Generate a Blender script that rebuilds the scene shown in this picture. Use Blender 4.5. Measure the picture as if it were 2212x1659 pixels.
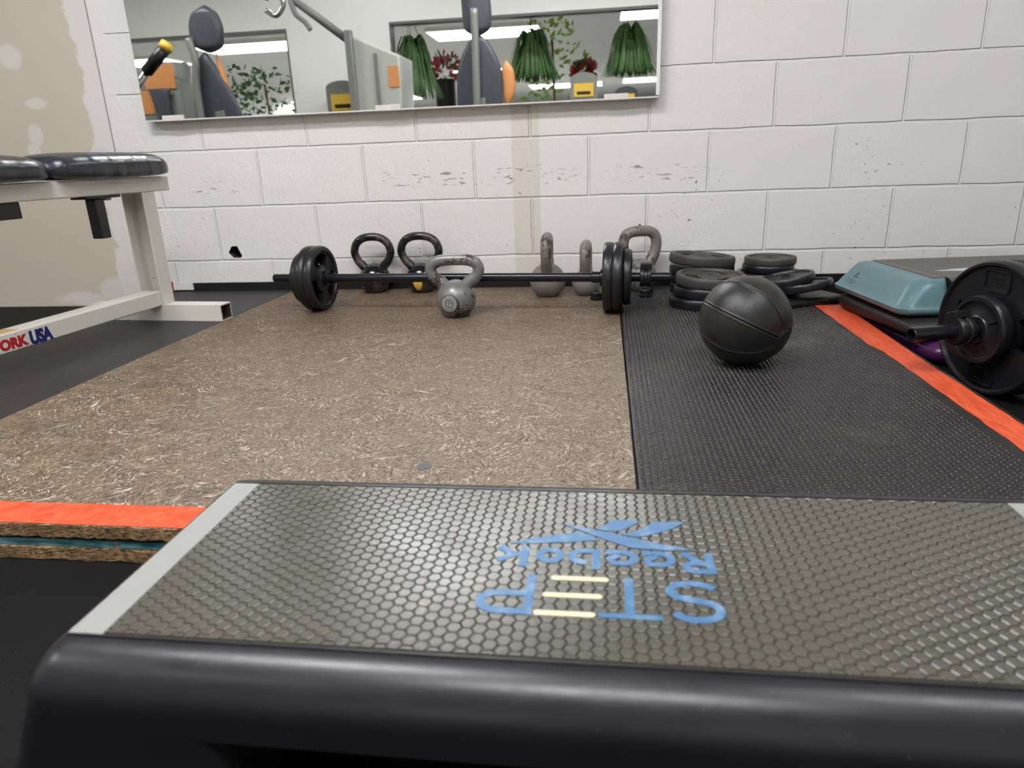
import bpy, bmesh, math, random
from mathutils import Vector, Matrix
import numpy as np
random.seed(7)
PI = math.pi
for o in list(bpy.data.objects): bpy.data.objects.remove(o)
S = bpy.context.scene
COL = S.collection

# ------------------------------------------------------------------ camera, light, exposure
def camera():
    yaw, pit, rol = -0.1382, 0.3165, -0.0378
    f = Vector((math.sin(yaw)*math.cos(pit), math.cos(yaw)*math.cos(pit), -math.sin(pit)))
    r = Vector((math.cos(yaw), -math.sin(yaw), 0)); v = r.cross(f)
    r2 = math.cos(rol)*r + math.sin(rol)*v; v2 = -math.sin(rol)*r + math.cos(rol)*v
    c = bpy.data.cameras.new('camera'); o = bpy.data.objects.new('camera', c); COL.objects.link(o)
    m = Matrix((r2, v2, -f)).transposed().to_4x4(); m.translation = Vector((1.6749, -2.5452, 0.5142))
    o.matrix_world = m
    c.sensor_width = 36; c.sensor_fit = 'HORIZONTAL'; c.lens = 1493.08/2212*36
    c.clip_start = 0.02; c.clip_end = 60
    c.dof.use_dof = True; c.dof.focus_distance = 1.35; c.dof.aperture_fstop = 5.6
    S.camera = o
camera()
w = bpy.data.worlds.new('world'); S.world = w; w.use_nodes = True
w.node_tree.nodes['Background'].inputs[0].default_value = (.8, .85, .9, 1)
w.node_tree.nodes['Background'].inputs[1].default_value = .15
S.view_settings.view_transform = 'Standard'; S.view_settings.look = 'None'
S.view_settings.gamma = 1; S.view_settings.use_curve_mapping = False
S.view_settings.exposure = 0.06
LAMP = 37.5        # strength of the ceiling fixtures in the gym
LAMP_FAR = 26.0     # of those in the room beyond
CEIL = 2.6

# ------------------------------------------------------------------ material helpers
def srgb(r, g, b):
    def c(x):
        x /= 255.; return x/12.92 if x <= .04045 else ((x+.055)/1.055)**2.4
    return (c(r), c(g), c(b), 1)
class NT:
    def __init__(s, name, rough=.5, metal=0., spec=.5):
        s.m = bpy.data.materials.new(name); s.m.use_nodes = True; s.t = s.m.node_tree
        s.b = s.t.nodes['Principled BSDF']
        s.b.inputs['Roughness'].default_value = rough; s.b.inputs['Metallic'].default_value = metal
        s.b.inputs['Specular IOR Level'].default_value = spec
        s._co = None
    def n(s, typ, **kw):
        nd = s.t.nodes.new(typ)
        for k, v in kw.items():
            if k.startswith('i_'):
                key = k[2:]
                key = int(key) if key.isdigit() else key.replace('_', ' ')
                s.put(nd.inputs[key], v)
            else: setattr(nd, k, v)
        return nd
    def put(s, inp, v):
        if isinstance(v, bpy.types.NodeSocket): s.t.links.new(v, inp)
        else: inp.default_value = v
    def co(s, kind='Object'):
        if not s._co: s._co = s.n('ShaderNodeTexCoord')
        return s._co.outputs[kind]
    def math(s, op, a, b=0., c=0., clamp=False):
        nd = s.n('ShaderNodeMath', operation=op, use_clamp=clamp)
        s.put(nd.inputs[0], a); s.put(nd.inputs[1], b); s.put(nd.inputs[2], c); return nd.outputs[0]
    def scale(s, v, sc):
        nd = s.n('ShaderNodeVectorMath', operation='MULTIPLY'); s.put(nd.inputs[0], v); s.put(nd.inputs[1], sc); return nd.outputs[0]
    def noise(s, vec, scale=5., detail=3., rough=.5, dist=0.):
        nd = s.n('ShaderNodeTexNoise'); s.put(nd.inputs['Vector'], vec)
        nd.inputs['Scale'].default_value = scale; nd.inputs['Detail'].default_value = detail
        nd.inputs['Roughness'].default_value = rough; nd.inputs['Distortion'].default_value = dist; return nd.outputs[0]
    def vor(s, vec, scale=5., feature='F1', out='Distance'):
        nd = s.n('ShaderNodeTexVoronoi', feature=feature); s.put(nd.inputs['Vector'], vec); nd.inputs['Scale'].default_value = scale
        return nd.outputs[out]
    def step(s, v, a, b):       # smooth 0..1 ramp from a to b
        nd = s.n('ShaderNodeMapRange', interpolation_type='SMOOTHSTEP')
        s.put(nd.inputs[0], v); nd.inputs[1].default_value = a; nd.inputs[2].default_value = b
        return nd.outputs[0]
    def mix(s, f, a, b, mode='MIX'):
        nd = s.n('ShaderNodeMix', data_type='RGBA', blend_type=mode)
        s.put(nd.inputs[0], f); s.put(nd.inputs[6], a); s.put(nd.inputs[7], b); return nd.outputs[2]
    def sep(s, v):
        nd = s.n('ShaderNodeSeparateXYZ'); s.put(nd.inputs[0], v); return nd.outputs
    def color(s, v): s.put(s.b.inputs['Base Color'], v)
    def rough(s, v): s.put(s.b.inputs['Roughness'], v)
    def bump(s, h, strength=.3, dist=.002):
        nd = s.n('ShaderNodeBump'); nd.inputs['Strength'].default_value = strength; nd.inputs['Distance'].default_value = dist
        s.put(nd.inputs['Height'], h); s.put(s.b.inputs['Normal'], nd.outputs[0])
def plain(name, rgb, rough=.5, metal=0., spec=.5, var=.12, nscale=30., bump=0., bscale=200.):
    t = NT(name, rough, metal, spec); c = srgb(*rgb)
    n = t.noise(t.co(), nscale, 3)
    t.color(t.mix(n, tuple(x*(1-var) for x in c[:3])+(1,), tuple(min(1, x*(1+var)) for x in c[:3])+(1,)))
    if bump: t.bump(t.noise(t.co(), bscale, 2), bump, .001)
    return t.m
def emit(name, rgb, strength):
    t = NT(name); t.color((.8, .8, .8, 1)); t.b.inputs['Emission Color'].default_value = tuple(rgb)+(1,)
    t.b.inputs['Emission Strength'].default_value = strength; return t.m

def m_block_wall():
    t = NT('painted_concrete_block', .42, spec=.4); co = t.co(); x, y, z = t.sep(co)
    wob = t.scale(t.noise(co, 9., 2), (0, 0, 0))
    nd = t.n('ShaderNodeCombineXYZ'); n1 = t.math('MULTIPLY', t.math('SUBTRACT', t.noise(co, 7., 3), .5), .009)
    t.put(nd.inputs[0], t.math('ADD', x, t.math('MULTIPLY_ADD', n1, 1., .0048+.2032))); t.put(nd.inputs[1], t.math('ADD', z, t.math('ADD', n1, .027+.005)))
    br = t.n('ShaderNodeTexBrick'); t.put(br.inputs['Vector'], nd.outputs[0])
    br.offset = .5; br.offset_frequency = 2; br.inputs['Scale'].default_value = 1.
    br.inputs['Brick Width'].default_value = .4064; br.inputs['Row Height'].default_value = .2032
    br.inputs['Mortar Size'].default_value = .0055; br.inputs['Mortar Smooth'].default_value = .6
    mort = t.math('MULTIPLY', br.outputs['Fac'], t.step(x, -.118, -.098))
    base = t.mix(t.noise(co, 2.5, 3), srgb(228, 226, 221), srgb(234, 231, 227))
    base = t.mix(t.math('MULTIPLY', mort, .55), base, srgb(240, 238, 234))
    # tan unpainted stripe
    wn = t.math('MULTIPLY_ADD', t.noise(co, 25., 2), .012, -.006)
    d = t.math('ABSOLUTE', t.math('ADD', t.math('SUBTRACT', x, 1.400), wn))
    st = t.math('MULTIPLY', t.math('SUBTRACT', 1., t.step(d, .045, .053)), .55)
    base = t.mix(st, base, srgb(214, 203, 186))
    # scuffs: short dark rubs low on the wall
    sc = t.noise(t.scale(co, (1., 1., 5.)), 22., 3, .65)
    band = t.math('MULTIPLY', t.step(z, .40, .43), t.math('SUBTRACT', 1., t.step(z, .47, .51)))
    a = t.math('MULTIPLY', t.step(t.math('ADD', sc, t.math('MULTIPLY', band, .17)), .74, .80), .8)
    sp = t.noise(co, 55., 2, .5); big = t.noise(co, 3.3, 1)
    low = t.math('SUBTRACT', 1., t.step(z, .45, .6))
    b2 = t.math('MULTIPLY', t.step(t.math('MULTIPLY_ADD', big, .35, sp), .90, .94), low)
    base = t.mix(t.math('MAXIMUM', t.math('MULTIPLY', a, t.math('MULTIPLY', t.step(big, .38, .55), t.math('MULTIPLY', low, t.step(x, 2.15, 1.9)))), t.math('MULTIPLY', b2, .7)), base, srgb(95, 92, 86))
    t.color(base)
    pits = t.math('MULTIPLY', t.noise(co, 120., 3, .6), .5)
    h = t.math('ADD', t.math('MULTIPLY', mort, -1.6), t.math('ADD', pits, t.math('MULTIPLY', t.noise(co, 20., 3), .9)))
    t.bump(h, .8, .004)
    return t.m
def m_drywall():
    t = NT('bare_drywall', .6, spec=.25); co = t.co(); x, y, z = t.sep(co)
    tan = t.mix(t.noise(co, 1.6, 2), srgb(198, 189, 170), srgb(208, 200, 184))
    n = t.math('MULTIPLY', t.math('SUBTRACT', t.noise(co, 5., 4, .6), .5), .18)
    edge = t.math('ADD', t.math('SUBTRACT', -.157, x), n)             # distance from the right edge
    mud = t.math('SUBTRACT', 1., t.step(edge, .075, .09))
    for (px, pz, rx, rz) in ((-.44, .03, .12, .03), (-.24, .06, .10, .055), (-.62, .98, .07, .09), (-.50, .93, .05, .04),
                             (-.47, .66, .028, .04), (-.44, .77, .05, .02), (-.49, .60, .025, .03), (-.58, 1.1, .04, .1), (-.19, .3, .05, .17)):
        dx = t.math('DIVIDE', t.math('SUBTRACT', x, px), rx); dz = t.math('DIVIDE', t.math('SUBTRACT', z, pz), rz)
        r = t.math('ADD', t.math('SQRT', t.math('ADD', t.math('MULTIPLY', dx, dx), t.math('MULTIPLY', dz, dz))), t.math('MULTIPLY', n, 9.))
        mud = t.math('MAXIMUM', mud, t.math('MULTIPLY', t.math('SUBTRACT', 1., t.step(r, .7, 1.2)), .7))
    t.color(t.mix(mud, tan, srgb(224, 219, 214)))
    t.bump(t.math('ADD', mud, t.math('MULTIPLY', t.noise(co, 40., 2), .3)), .2, .001)
    return t.m
def m_osb(name='osb_top'):
    t = NT(name, .5, spec=.4); co = t.co()
    nn = t.n('ShaderNodeTexNoise'); t.put(nn.inputs['Vector'], co); nn.inputs['Scale'].default_value = 30.
    warp = t.n('ShaderNodeVectorMath', operation='MULTIPLY_ADD')
    t.put(warp.inputs[0], nn.outputs['Color']); warp.inputs[1].default_value = (.006, .006, 0); t.put(warp.inputs[2], co)
    wv = warp.outputs[0]; h = None; lights = None; darks = None; cells = None
    for i, (vs, off, ns, an, lo, g0) in enumerate(((26., 0., 95., 4., .56, .0), (44., 3.3, 150., 3., .57, .0), (17., 7.1, 80., 7., .57, .55))):
        ad = t.n('ShaderNodeVectorMath', operation='ADD'); t.put(ad.inputs[0], wv); ad.inputs[1].default_value = (off, off*.7, 0)
        sk = t.scale(ad.outputs[0], (1., 1.25, 1.))
        v = t.n('ShaderNodeTexVoronoi'); t.put(v.inputs['Vector'], sk); v.inputs['Scale'].default_value = vs
        cr, cg, cb = t.sep(v.outputs['Color'])
        ang = t.math('MULTIPLY', cr, PI)
        rot = t.n('ShaderNodeVectorRotate', rotation_type='Z_AXIS'); t.put(rot.inputs['Vector'], ad.outputs[0]); t.put(rot.inputs['Angle'], ang)
        streak = t.noise(t.scale(rot.outputs[0], (1., an, 1.)), ns/an*2.2, 4, .7)
        gate = t.step(cg, g0, g0+.25) if g0 else 1.
        l = t.step(streak, lo+.01, lo+.06); d = t.step(streak, .46, .38)
        if g0: l = t.math('MULTIPLY', l, gate); d = t.math('MULTIPLY', d, gate)
        else: l = t.math('MULTIPLY', l, t.math('MULTIPLY_ADD', cg, .7, .35))
        lights = l if lights is None else t.math('MAXIMUM', lights, l)
        darks = d if darks is None else t.math('MAXIMUM', darks, d)
        h = streak if h is None else t.math('ADD', h, streak)
        cells = cb if cells is None else t.math('ADD', cells, cb)
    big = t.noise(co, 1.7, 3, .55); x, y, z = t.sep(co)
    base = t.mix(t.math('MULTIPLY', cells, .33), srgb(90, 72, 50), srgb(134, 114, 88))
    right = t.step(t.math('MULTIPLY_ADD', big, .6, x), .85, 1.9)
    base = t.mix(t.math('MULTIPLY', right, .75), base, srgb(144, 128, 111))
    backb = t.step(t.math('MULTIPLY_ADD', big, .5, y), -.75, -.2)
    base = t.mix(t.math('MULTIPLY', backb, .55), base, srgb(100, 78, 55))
    wear = t.step(t.noise(co, 5., 4, .65), .3, .7)
    base = t.mix(t.math('MULTIPLY', darks, .75), base, srgb(46, 36, 25))
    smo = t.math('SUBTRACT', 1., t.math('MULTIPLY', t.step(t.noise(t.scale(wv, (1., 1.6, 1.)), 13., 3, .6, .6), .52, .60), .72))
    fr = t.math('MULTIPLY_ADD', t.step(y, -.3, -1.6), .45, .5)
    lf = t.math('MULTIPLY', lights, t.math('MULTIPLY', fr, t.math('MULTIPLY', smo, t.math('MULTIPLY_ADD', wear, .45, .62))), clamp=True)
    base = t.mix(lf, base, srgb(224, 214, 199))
    rs = t.step(t.noise(co, 16., 3, .6), .70, .76)
    base = t.mix(t.math('MULTIPLY', rs, .5), base, srgb(180, 118, 76))
    t.color(base); t.bump(h, 1., .0022)
    t.rough(t.math('MULTIPLY_ADD', wear, .2, .36))
    return t.m
def m_chipedge():
    t = NT('chipboard_edge', .8); co = t.co()
    n = t.noise(t.scale(co, (1., 1., 5.)), 90., 4, .7)
    c = t.mix(t.step(n, .38, .62), srgb(52, 34, 18), srgb(232, 190, 136))
    t.color(t.mix(t.step(t.noise(co, 12., 2), .3, .7), c, srgb(120, 90, 58))); t.bump(n, .8, .004); return t.m
def m_teal_paint():
    t = NT('teal_painted_board', .45); co = t.co()
    n = t.noise(t.scale(co, (1., 1., 6.)), 30., 3); z = t.sep(co)[2]
    c = t.mix(t.step(n, .35, .65), srgb(48, 108, 120), srgb(112, 172, 182))
    c = t.mix(t.step(z, .029, .031), c, srgb(20, 22, 22))  # shaded gap under the top board, painted as a black upper band
    t.color(t.mix(t.step(t.noise(co, 45., 2), .68, .72), c, srgb(190, 160, 120))); return t.m
def m_rubber(name, c0=(44, 43, 44), c1=(58, 56, 57), rough=.55, bump=.35, bscale=260., speck=0., spec=.4, dust=0):
    t = NT(name, rough, spec=spec); co = t.co()
    c = t.mix(t.noise(co, 6., 3), srgb(*c0), srgb(*c1))
    if dust:
        c = t.mix(t.math('MULTIPLY', t.step(t.noise(co, 3.5, 5, .7), .52, .72), .5), c, srgb(92, 88, 84))
    if speck:
        v = t.vor(co, speck); pick = t.step(t.noise(co, 9., 3, .7), .5, .75)
        c = t.mix(t.math('MULTIPLY', t.math('SUBTRACT', 1., t.step(v, .06, .1)), pick), c, srgb(150, 148, 142))
    t.color(c)
    if bump: t.bump(t.noise(co, bscale, 2), bump, .0012)
    return t.m
def m_tape(name='orange_tape', sc=(1, 1, 1)):
    t = NT(name, .5, spec=.4); co = t.co()
    n = t.noise(t.scale(co, sc), 60., 4, .6)
    c = t.mix(t.step(n, .25, .75), srgb(192, 68, 36), srgb(224, 100, 62))
    t.color(t.mix(t.step(t.noise(co, 30., 3, .7), .66, .76), c, srgb(160, 70, 40)))
    t.bump(t.noise(t.scale(co, sc), 120., 3), .5, .002); return t.m
def m_chipped(name, paint, chip, rough, thr=.58, spec=.5, metal=0., nscale=14.):
    t = NT(name, rough, spec=spec, metal=metal); co = t.co()
    n = t.noise(co, nscale, 5, .7); n2 = t.noise(co, 60., 4, .7)
    f = t.math('MAXIMUM', t.step(n, thr, thr+.04), t.step(n2, thr+.08, thr+.1))
    t.color(t.mix(f, srgb(*paint), t.mix(t.noise(co, 50., 2), srgb(*chip), tuple(x*.4 for x in srgb(*chip)[:3])+(1,))))
    t.rough(t.math('MULTIPLY_ADD', f, .3, rough)); t.bump(t.math('ADD', t.math('MULTIPLY', f, -.6), t.math('MULTIPLY', n2, .3)), .35, .001); return t.m
def m_white_metal():
    t = NT('chipped_white_enamel', .38, spec=.5); co = t.co()
    f = t.math('MULTIPLY', t.step(t.noise(co, 45., 3, .6), .70, .73), .9)
    base = t.mix(t.noise(co, 8., 3), srgb(206, 202, 193), srgb(222, 218, 209))
    t.color(t.mix(f, base, srgb(60, 54, 46))); return t.m
def m_hexcap():
    t = NT('honeycomb_rubber', .33, spec=.7); co = t.co()
    c = t.mix(t.noise(co, 5., 3), srgb(70, 69, 60), srgb(84, 82, 73))
    c = t.mix(t.step(t.noise(co, 16., 4, .7), .62, .8), c, srgb(112, 96, 80))
    c = t.mix(t.step(t.vor(co, 160.), .08, .05), c, srgb(165, 160, 150))
    t.color(c); t.rough(t.math('MULTIPLY_ADD', t.noise(co, 20., 3), .16, .20)); t.bump(t.noise(co, 300., 2), .1, .0005); return t.m
def m_shell():
    t = NT('black_step_plastic', .28, spec=.5); co = t.co()
    c = t.mix(t.noise(co, 14., 4, .6), srgb(25, 24, 28), srgb(38, 37, 41))
    c = t.mix(t.step(t.vor(co, 60.), .05, .03), c, srgb(90, 88, 86))
    t.color(c); t.rough(t.math('MULTIPLY_ADD', t.noise(co, 22., 4, .6), .22, .23)); t.bump(t.noise(co, 220., 3), .12, .0008); return t.m
def m_blue():
    t = NT('blue_raised_lettering', .4); co = t.co()
    t.color(t.mix(t.step(t.noise(co, 60., 3, .6), .45, .75), srgb(70, 110, 150), srgb(122, 148, 176))); return t.m
def m_leather():
    t = NT('black_vinyl', .3, spec=.6); co = t.co()
    t.color(t.mix(t.noise(co, 6., 2), srgb(34, 36, 42), srgb(46, 47, 54)))
    wr = t.noise(t.scale(co, (1., 4., 1.)), 6., 1, .5)
    t.bump(t.math('ADD', wr, t.math('MULTIPLY', t.noise(co, 250., 2), .03)), .45, .012); return t.m
def m_ball():
    t = NT('worn_black_rubber', .36, spec=.5); co = t.co()
    t.color(t.mix(t.noise(co, 12., 4, .6), srgb(27, 26, 26), srgb(43, 42, 41)))
    t.bump(t.noise(co, 260., 4, .7), .5, .0010); return t.m
def m_teal():
    t = NT('teal_plastic', .33, spec=.5); co = t.co()
    t.color(t.mix(t.noise(co, 14., 4), srgb(86, 116, 122), srgb(94, 126, 132))); t.bump(t.noise(co, 90., 3), .12, .001); return t.m
def m_foliage(name, a, b):
    t = NT(name, .5); t.color(t.mix(t.noise(t.co(), 14., 2), srgb(*a), srgb(*b))); return t.m

M = dict(block=m_block_wall(), dry=m_drywall(), osb=m_osb(), edge=m_chipedge(), tealb=m_teal_paint(),
    floor=m_rubber('black_floor_rubber', (12, 12, 12), (19, 18, 18), .65, .5, 160., 130., .15),
    mat=m_rubber('ribbed_black_rubber', (34, 33, 33), (46, 44, 44), .42, .3, 400., 90., .45, 1),
    matl=m_rubber('pebbled_black_rubber', (38, 37, 38), (50, 48, 49), .5, .9, 150., 0),
    tape=m_tape(), tapes=m_tape('orange_tape_side', (2, .5, 1)),
    grey=m_chipped('chipped_grey_paint', (124, 123, 120), (74, 60, 50), .34, .56, .6, .25),
    lgrey=m_chipped('scuffed_grey_paint', (126, 121, 114), (86, 77, 70), .4, .56, .5, .1, 22.),
    bgrey=m_chipped('light_grey_cast_iron', (122, 119, 113), (104, 98, 90), .5, .72, .5),
    kblk=m_chipped('chipped_black_enamel', (20, 20, 23), (78, 64, 56), .16, .545, .7),
    iron=plain('black_rubber_coated_iron', (27, 27, 31), .33, 0, .5, .2, 20, .25, 250),
    irong=plain('dusty_black_iron', (66, 64, 62), .5, 0, .5, .25, 14, .3, 250),
    bar=plain('black_steel_tube', (32, 33, 38), .22, .4, .6, .15, 8),
    dk=plain('black_plastic', (22, 22, 23), .4, 0, .5, .2, 30),
    step=m_shell(),
    hexm=m_hexcap(), strip=plain('grey_vinyl_strip', (150, 150, 147), .4, 0, .4, .06, 40), blue=m_blue(),
    cream=plain('cream_inlay', (222, 210, 176), .45, 0, .4, .05), white=m_white_metal(), inner=plain('rusty_tube_inside', (70, 58, 50), .8),
    leather=m_leather(), ball=m_ball(), teal=m_teal(), purple=plain('purple_plastic', (82, 38, 84), .28, 0, .5, .1, 20),
    maroon=plain('maroon_rubber', (116, 62, 58), .5), blackr=plain('matte_black_plastic', (30, 27, 28), .5, 0, .5, .25, 10, .1),
    ribtop=plain('grey_ribbed_rubber', (92, 89, 86), .5, 0, .4, .15, 12, .1), pale=plain('pale_print', (176, 190, 192), .5),
    red=plain('red_decal', (172, 34, 40), .4, 0, .4, .03), navy=plain('navy_decal', (34, 34, 104), .4, 0, .4, .03),
    paint=plain('white_wall_paint', (238, 238, 232), .6, 0, .3, .02, 3), ceil=plain('white_ceiling', (176, 176, 172), .8, 0, .2, .03, 3),
    ceilg=plain('grey_ceiling', (170, 170, 166), .8, 0, .2, .1, 2), wallg=plain('grey_far_wall', (196, 198, 196), .7, 0, .2, .1, 2),
    dkgrey=plain('dark_frame', (104, 104, 102), .5), sign=plain('yellow_placard', (222, 182, 70), .5, 0, .4, .05),
    orange=plain('orange_pad', (206, 140, 84), .5), silver=plain('chrome', (200, 200, 200), .15, .9, .5, .05),
    mgrey=plain('machine_grey', (128, 130, 124), .4, .2, .5, .05), mlight=plain('machine_light_grey', (182, 184, 176), .4, .1, .5, .05),
    pad=plain('machine_pad_grey', (66, 68, 76), .4, 0, .5, .1), patch=plain('yellow_label', (226, 184, 84), .5, 0, .4, .02),
    white2=plain('white_plastic', (226, 222, 216), .45), fern=m_foliage('fern_green', (48, 88, 52), (112, 150, 84)),
    fernl=m_foliage('lime_green_leaves', (130, 180, 60), (190, 220, 110)), redf=m_foliage('red_petals', (200, 36, 60), (226, 84, 96)),
    disc=plain('silver_badge', (136, 134, 128), .35, .3, .5, .08, 90), dim=plain('dark_cavity', (58, 54, 50), .8))
mm = NT('silvered_glass', .0, 1.0); mm.color((.95, .97, .95, 1)); M['mirror'] = mm.m
M['lcrack'] = plain('grey_caulk', (168, 162, 156), .7)

# ------------------------------------------------------------------ mesh helpers
def link(name, verts, faces, mat, parent=None, smooth=False, mats=None, mi=None, bevel=0, bseg=3, subd=0, autosm=None):
    me = bpy.data.meshes.new(name); me.from_pydata([tuple(v) for v in verts], [], [tuple(f) for f in faces]); me.update()
    for mt in (mats or [mat]): me.materials.append(mt)
    if mi is not None: me.polygons.foreach_set('material_index', mi)
    if smooth: me.polygons.foreach_set('use_smooth', [True]*len(me.polygons))
    o = bpy.data.objects.new(name, me); COL.objects.link(o)
    if parent is not None: o.parent = parent
    if bevel:
        b = o.modifiers.new('bevel', 'BEVEL'); b.width = bevel; b.segments = bseg; b.limit_method = 'ANGLE'; b.angle_limit = math.radians(40)
        me.polygons.foreach_set('use_smooth', [True]*len(me.polygons)); sharp(me, 75)
    if subd:
        s = o.modifiers.new('subsurf', 'SUBSURF'); s.levels = subd; s.render_levels = subd
    if autosm: sharp(me, autosm)
    return o
def sharp(me, deg):
    bm = bmesh.new(); bm.from_mesh(me); a = math.radians(deg)
    for e in bm.edges:
        if len(e.link_faces) == 2 and e.calc_face_angle(0) > a: e.smooth = False
    bm.to_mesh(me); bm.free()
def fix_normals(o):
    bm = bmesh.new(); bm.from_mesh(o.data); bmesh.ops.recalc_face_normals(bm, faces=bm.faces); bm.to_mesh(o.data); bm.free(); return o
class G:                                   # geometry collector
    def __init__(s): s.v = []; s.f = []
    def add(s, v, f):
        b = len(s.v); s.v += [tuple(p) for p in v]; s.f += [tuple(b+i for i in q) for q in f]; return s
    def box(s, x0, x1, y0, y1, z0, z1, m=None):
        v = [Vector(p) for p in ((x0,y0,z0),(x1,y0,z0),(x1,y1,z0),(x0,y1,z0),(x0,y0,z1),(x1,y0,z1),(x1,y1,z1),(x0,y1,z1))]
        if m is not None: v = [m @ p for p in v]
        return s.add(v, [(3,2,1,0),(4,5,6,7),(0,1,5,4),(1,2,6,5),(2,3,7,6),(3,0,4,7)])
    def tube(s, pts, r, n=16, caps=True, sq=(1., 1.), closed=False):
        pts = [Vector(p) for p in pts]; rs = r if isinstance(r, (list, tuple)) else [r]*len(pts)
        rings = []; up = None
        for i, p in enumerate(pts):
            t = (pts[min(i+1, len(pts)-1)] - pts[max(i-1, 0)]).normalized()
            if up is None:
                up = Vector((0, 1, 0)) if abs(t.y) < .9 else Vector((0, 0, 1))
            a = (up - t*up.dot(t)).normalized(); up = a; b = t.cross(a)
            rings.append([p + a*(rs[i]*sq[0]*math.cos(2*PI*k/n)) + b*(rs[i]*sq[1]*math.sin(2*PI*k/n)) for k in range(n)])
        v = [q for rg in rings for q in rg]; f = []
        for i in range(len(rings)-1):
            for k in range(n): f.append((i*n+k, i*n+(k+1) % n, (i+1)*n+(k+1) % n, (i+1)*n+k))
        if caps: f.append(tuple(range(n))[::-1]); f.append(tuple((len(rings)-1)*n+k for k in range(n)))
        return s.add(v, f)
    def lathe(s, prof, n=48, m=None, capb=True, capt=True):     # prof: (r, z) from bottom to top
        v = []; f = []
        for (r, z) in prof:
            for k in range(n):
                p = Vector((r*math.cos(2*PI*k/n), r*math.sin(2*PI*k/n), z)); v.append(m @ p if m is not None else p)
        for i in range(len(prof)-1):
            for k in range(n): f.append((i*n+k, i*n+(k+1) % n, (i+1)*n+(k+1) % n, (i+1)*n+k))
        if capb: f.append(tuple(range(n))[::-1])
        if capt: f.append(tuple((len(prof)-1)*n+k for k in range(n)))
        return s.add(v, f)
    def prism(s, poly, z0, z1, m=None):
        n = len(poly); v = [Vector((x, y, z0)) for x, y in poly] + [Vector((x, y, z1)) for x, y in poly]
        if m is not None: v = [m @ p for p in v]
        return s.add(v, [tuple(range(n))[::-1], tuple(range(n, 2*n))] + [(i, (i+1) % n, n+(i+1) % n, n+i) for i in range(n)])
    def loft(s, rings, capb=True, capt=True):
        n = len(rings[0]); v = [p for r in rings for p in r]; f = []
        for i in range(len(rings)-1):
            for k in range(n): f.append((i*n+k, i*n+(k+1) % n, (i+1)*n+(k+1) % n, (i+1)*n+k))
        if capb: f.append(tuple(range(n))[::-1])
        if capt: f.append(tuple((len(rings)-1)*n+k for k in range(n)))
        return s.add(v, f)
    def make(s, name, mat, parent=None, **kw): return link(name, s.v, s.f, mat, parent, **kw)
def empty(name, label, cat, loc=(0, 0, 0), rz=0., group=None):
    o = bpy.data.objects.new(name, None); COL.objects.link(o); o.empty_display_size = .05
    o.location = loc; o.rotation_euler = (0, 0, rz); return tag(o, label, cat, group)
def tag(o, label, cat, group=None):
    o['label'] = label; o['category'] = cat
    if group: o['group'] = group
    return o
def struct(o): o['kind'] = 'structure'; return o
def rr(x0, x1, y0, y1, rad, z, n=5):       # rounded rectangle ring
    out = []
    for cx, cy, a0 in ((x1-rad, y1-rad, 0), (x0+rad, y1-rad, 90), (x0+rad, y0+rad, 180), (x1-rad, y0+rad, 270)):
        for k in range(n+1):
            a = math.radians(a0 + 90*k/n); out.append((cx+rad*math.cos(a), cy+rad*math.sin(a), z))
    return out
def smooth_path(pts, k=6, closed=False):
    P = [Vector(p) for p in pts]; out = []
    for i in range(len(P)-1):
        p0 = P[max(i-1, 0)]; p1 = P[i]; p2 = P[i+1]; p3 = P[min(i+2, len(P)-1)]
        for j in range(k):
            t = j/k; out.append(.5*((2*p1)+(p2-p0)*t+(2*p0-5*p1+4*p2-p3)*t*t+(-p0+3*p1-3*p2+p3)*t**3))
    out.append(P[-1]); return out
def stroke(pts, wd):                        # flat thick polyline -> quads outline polygon
    P = [Vector((p[0], p[1])) for p in pts]; L = []; R = []
    for i, p in enumerate(P):
        t = (P[min(i+1, len(P)-1)]-P[max(i-1, 0)]).normalized(); n = Vector((-t.y, t.x))*wd/2
        L.append(p+n); R.append(p-n)
    return L, R
def add_stroke(g, pts, wd, z0, z1, m):
    L, R = stroke(pts, wd); n = len(L)
    v = [Vector((p.x, p.y, z)) for z in (z0, z1) for p in (L+R)]
    v = [m @ p for p in v]; f = []; q = 2*n
    for i in range(n-1):
        f += [(q+i, q+n+i, q+n+i+1, q+i+1), (i, i+1, n+i+1, n+i), (i, q+i, q+i+1, i+1), (n+i, n+i+1, q+n+i+1, q+n+i)]
    f += [(0, n, q+n, q), (n-1, q+n-1, q+2*n-1, 2*n-1)]
    g.add(v, f)
def text(name, body, size, m, mat, parent, ext=.0006, off=0., sx=1., space=1.):
    c = bpy.data.curves.new('t', 'FONT'); c.body = body; c.size = size; c.extrude = ext; c.offset = off; c.resolution_u = 3
    c.space_character = space; c.align_x = 'LEFT'
    o = bpy.data.objects.new('t', c); COL.objects.link(o); dg = bpy.context.evaluated_depsgraph_get()
    me = bpy.data.meshes.new_from_object(o.evaluated_get(dg)); bpy.data.objects.remove(o)
    me.name = name; me.transform(m @ Matrix.Diagonal((sx, 1, 1, 1))); me.materials.clear(); me.materials.append(mat)
    r = bpy.data.objects.new(name, me); COL.objects.link(r); r.parent = parent; return r
def dup(o, loc=None, rot=None, label=None, parent=None):
    c = o.copy(); COL.objects.link(c)
    if parent is not None: c.parent = parent
    if loc is not None: c.location = loc
    if rot is not None: c.rotation_euler = rot
    if label: c['label'] = label
    for ch in list(o.children): dup(ch, parent=c)
    return c

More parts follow.
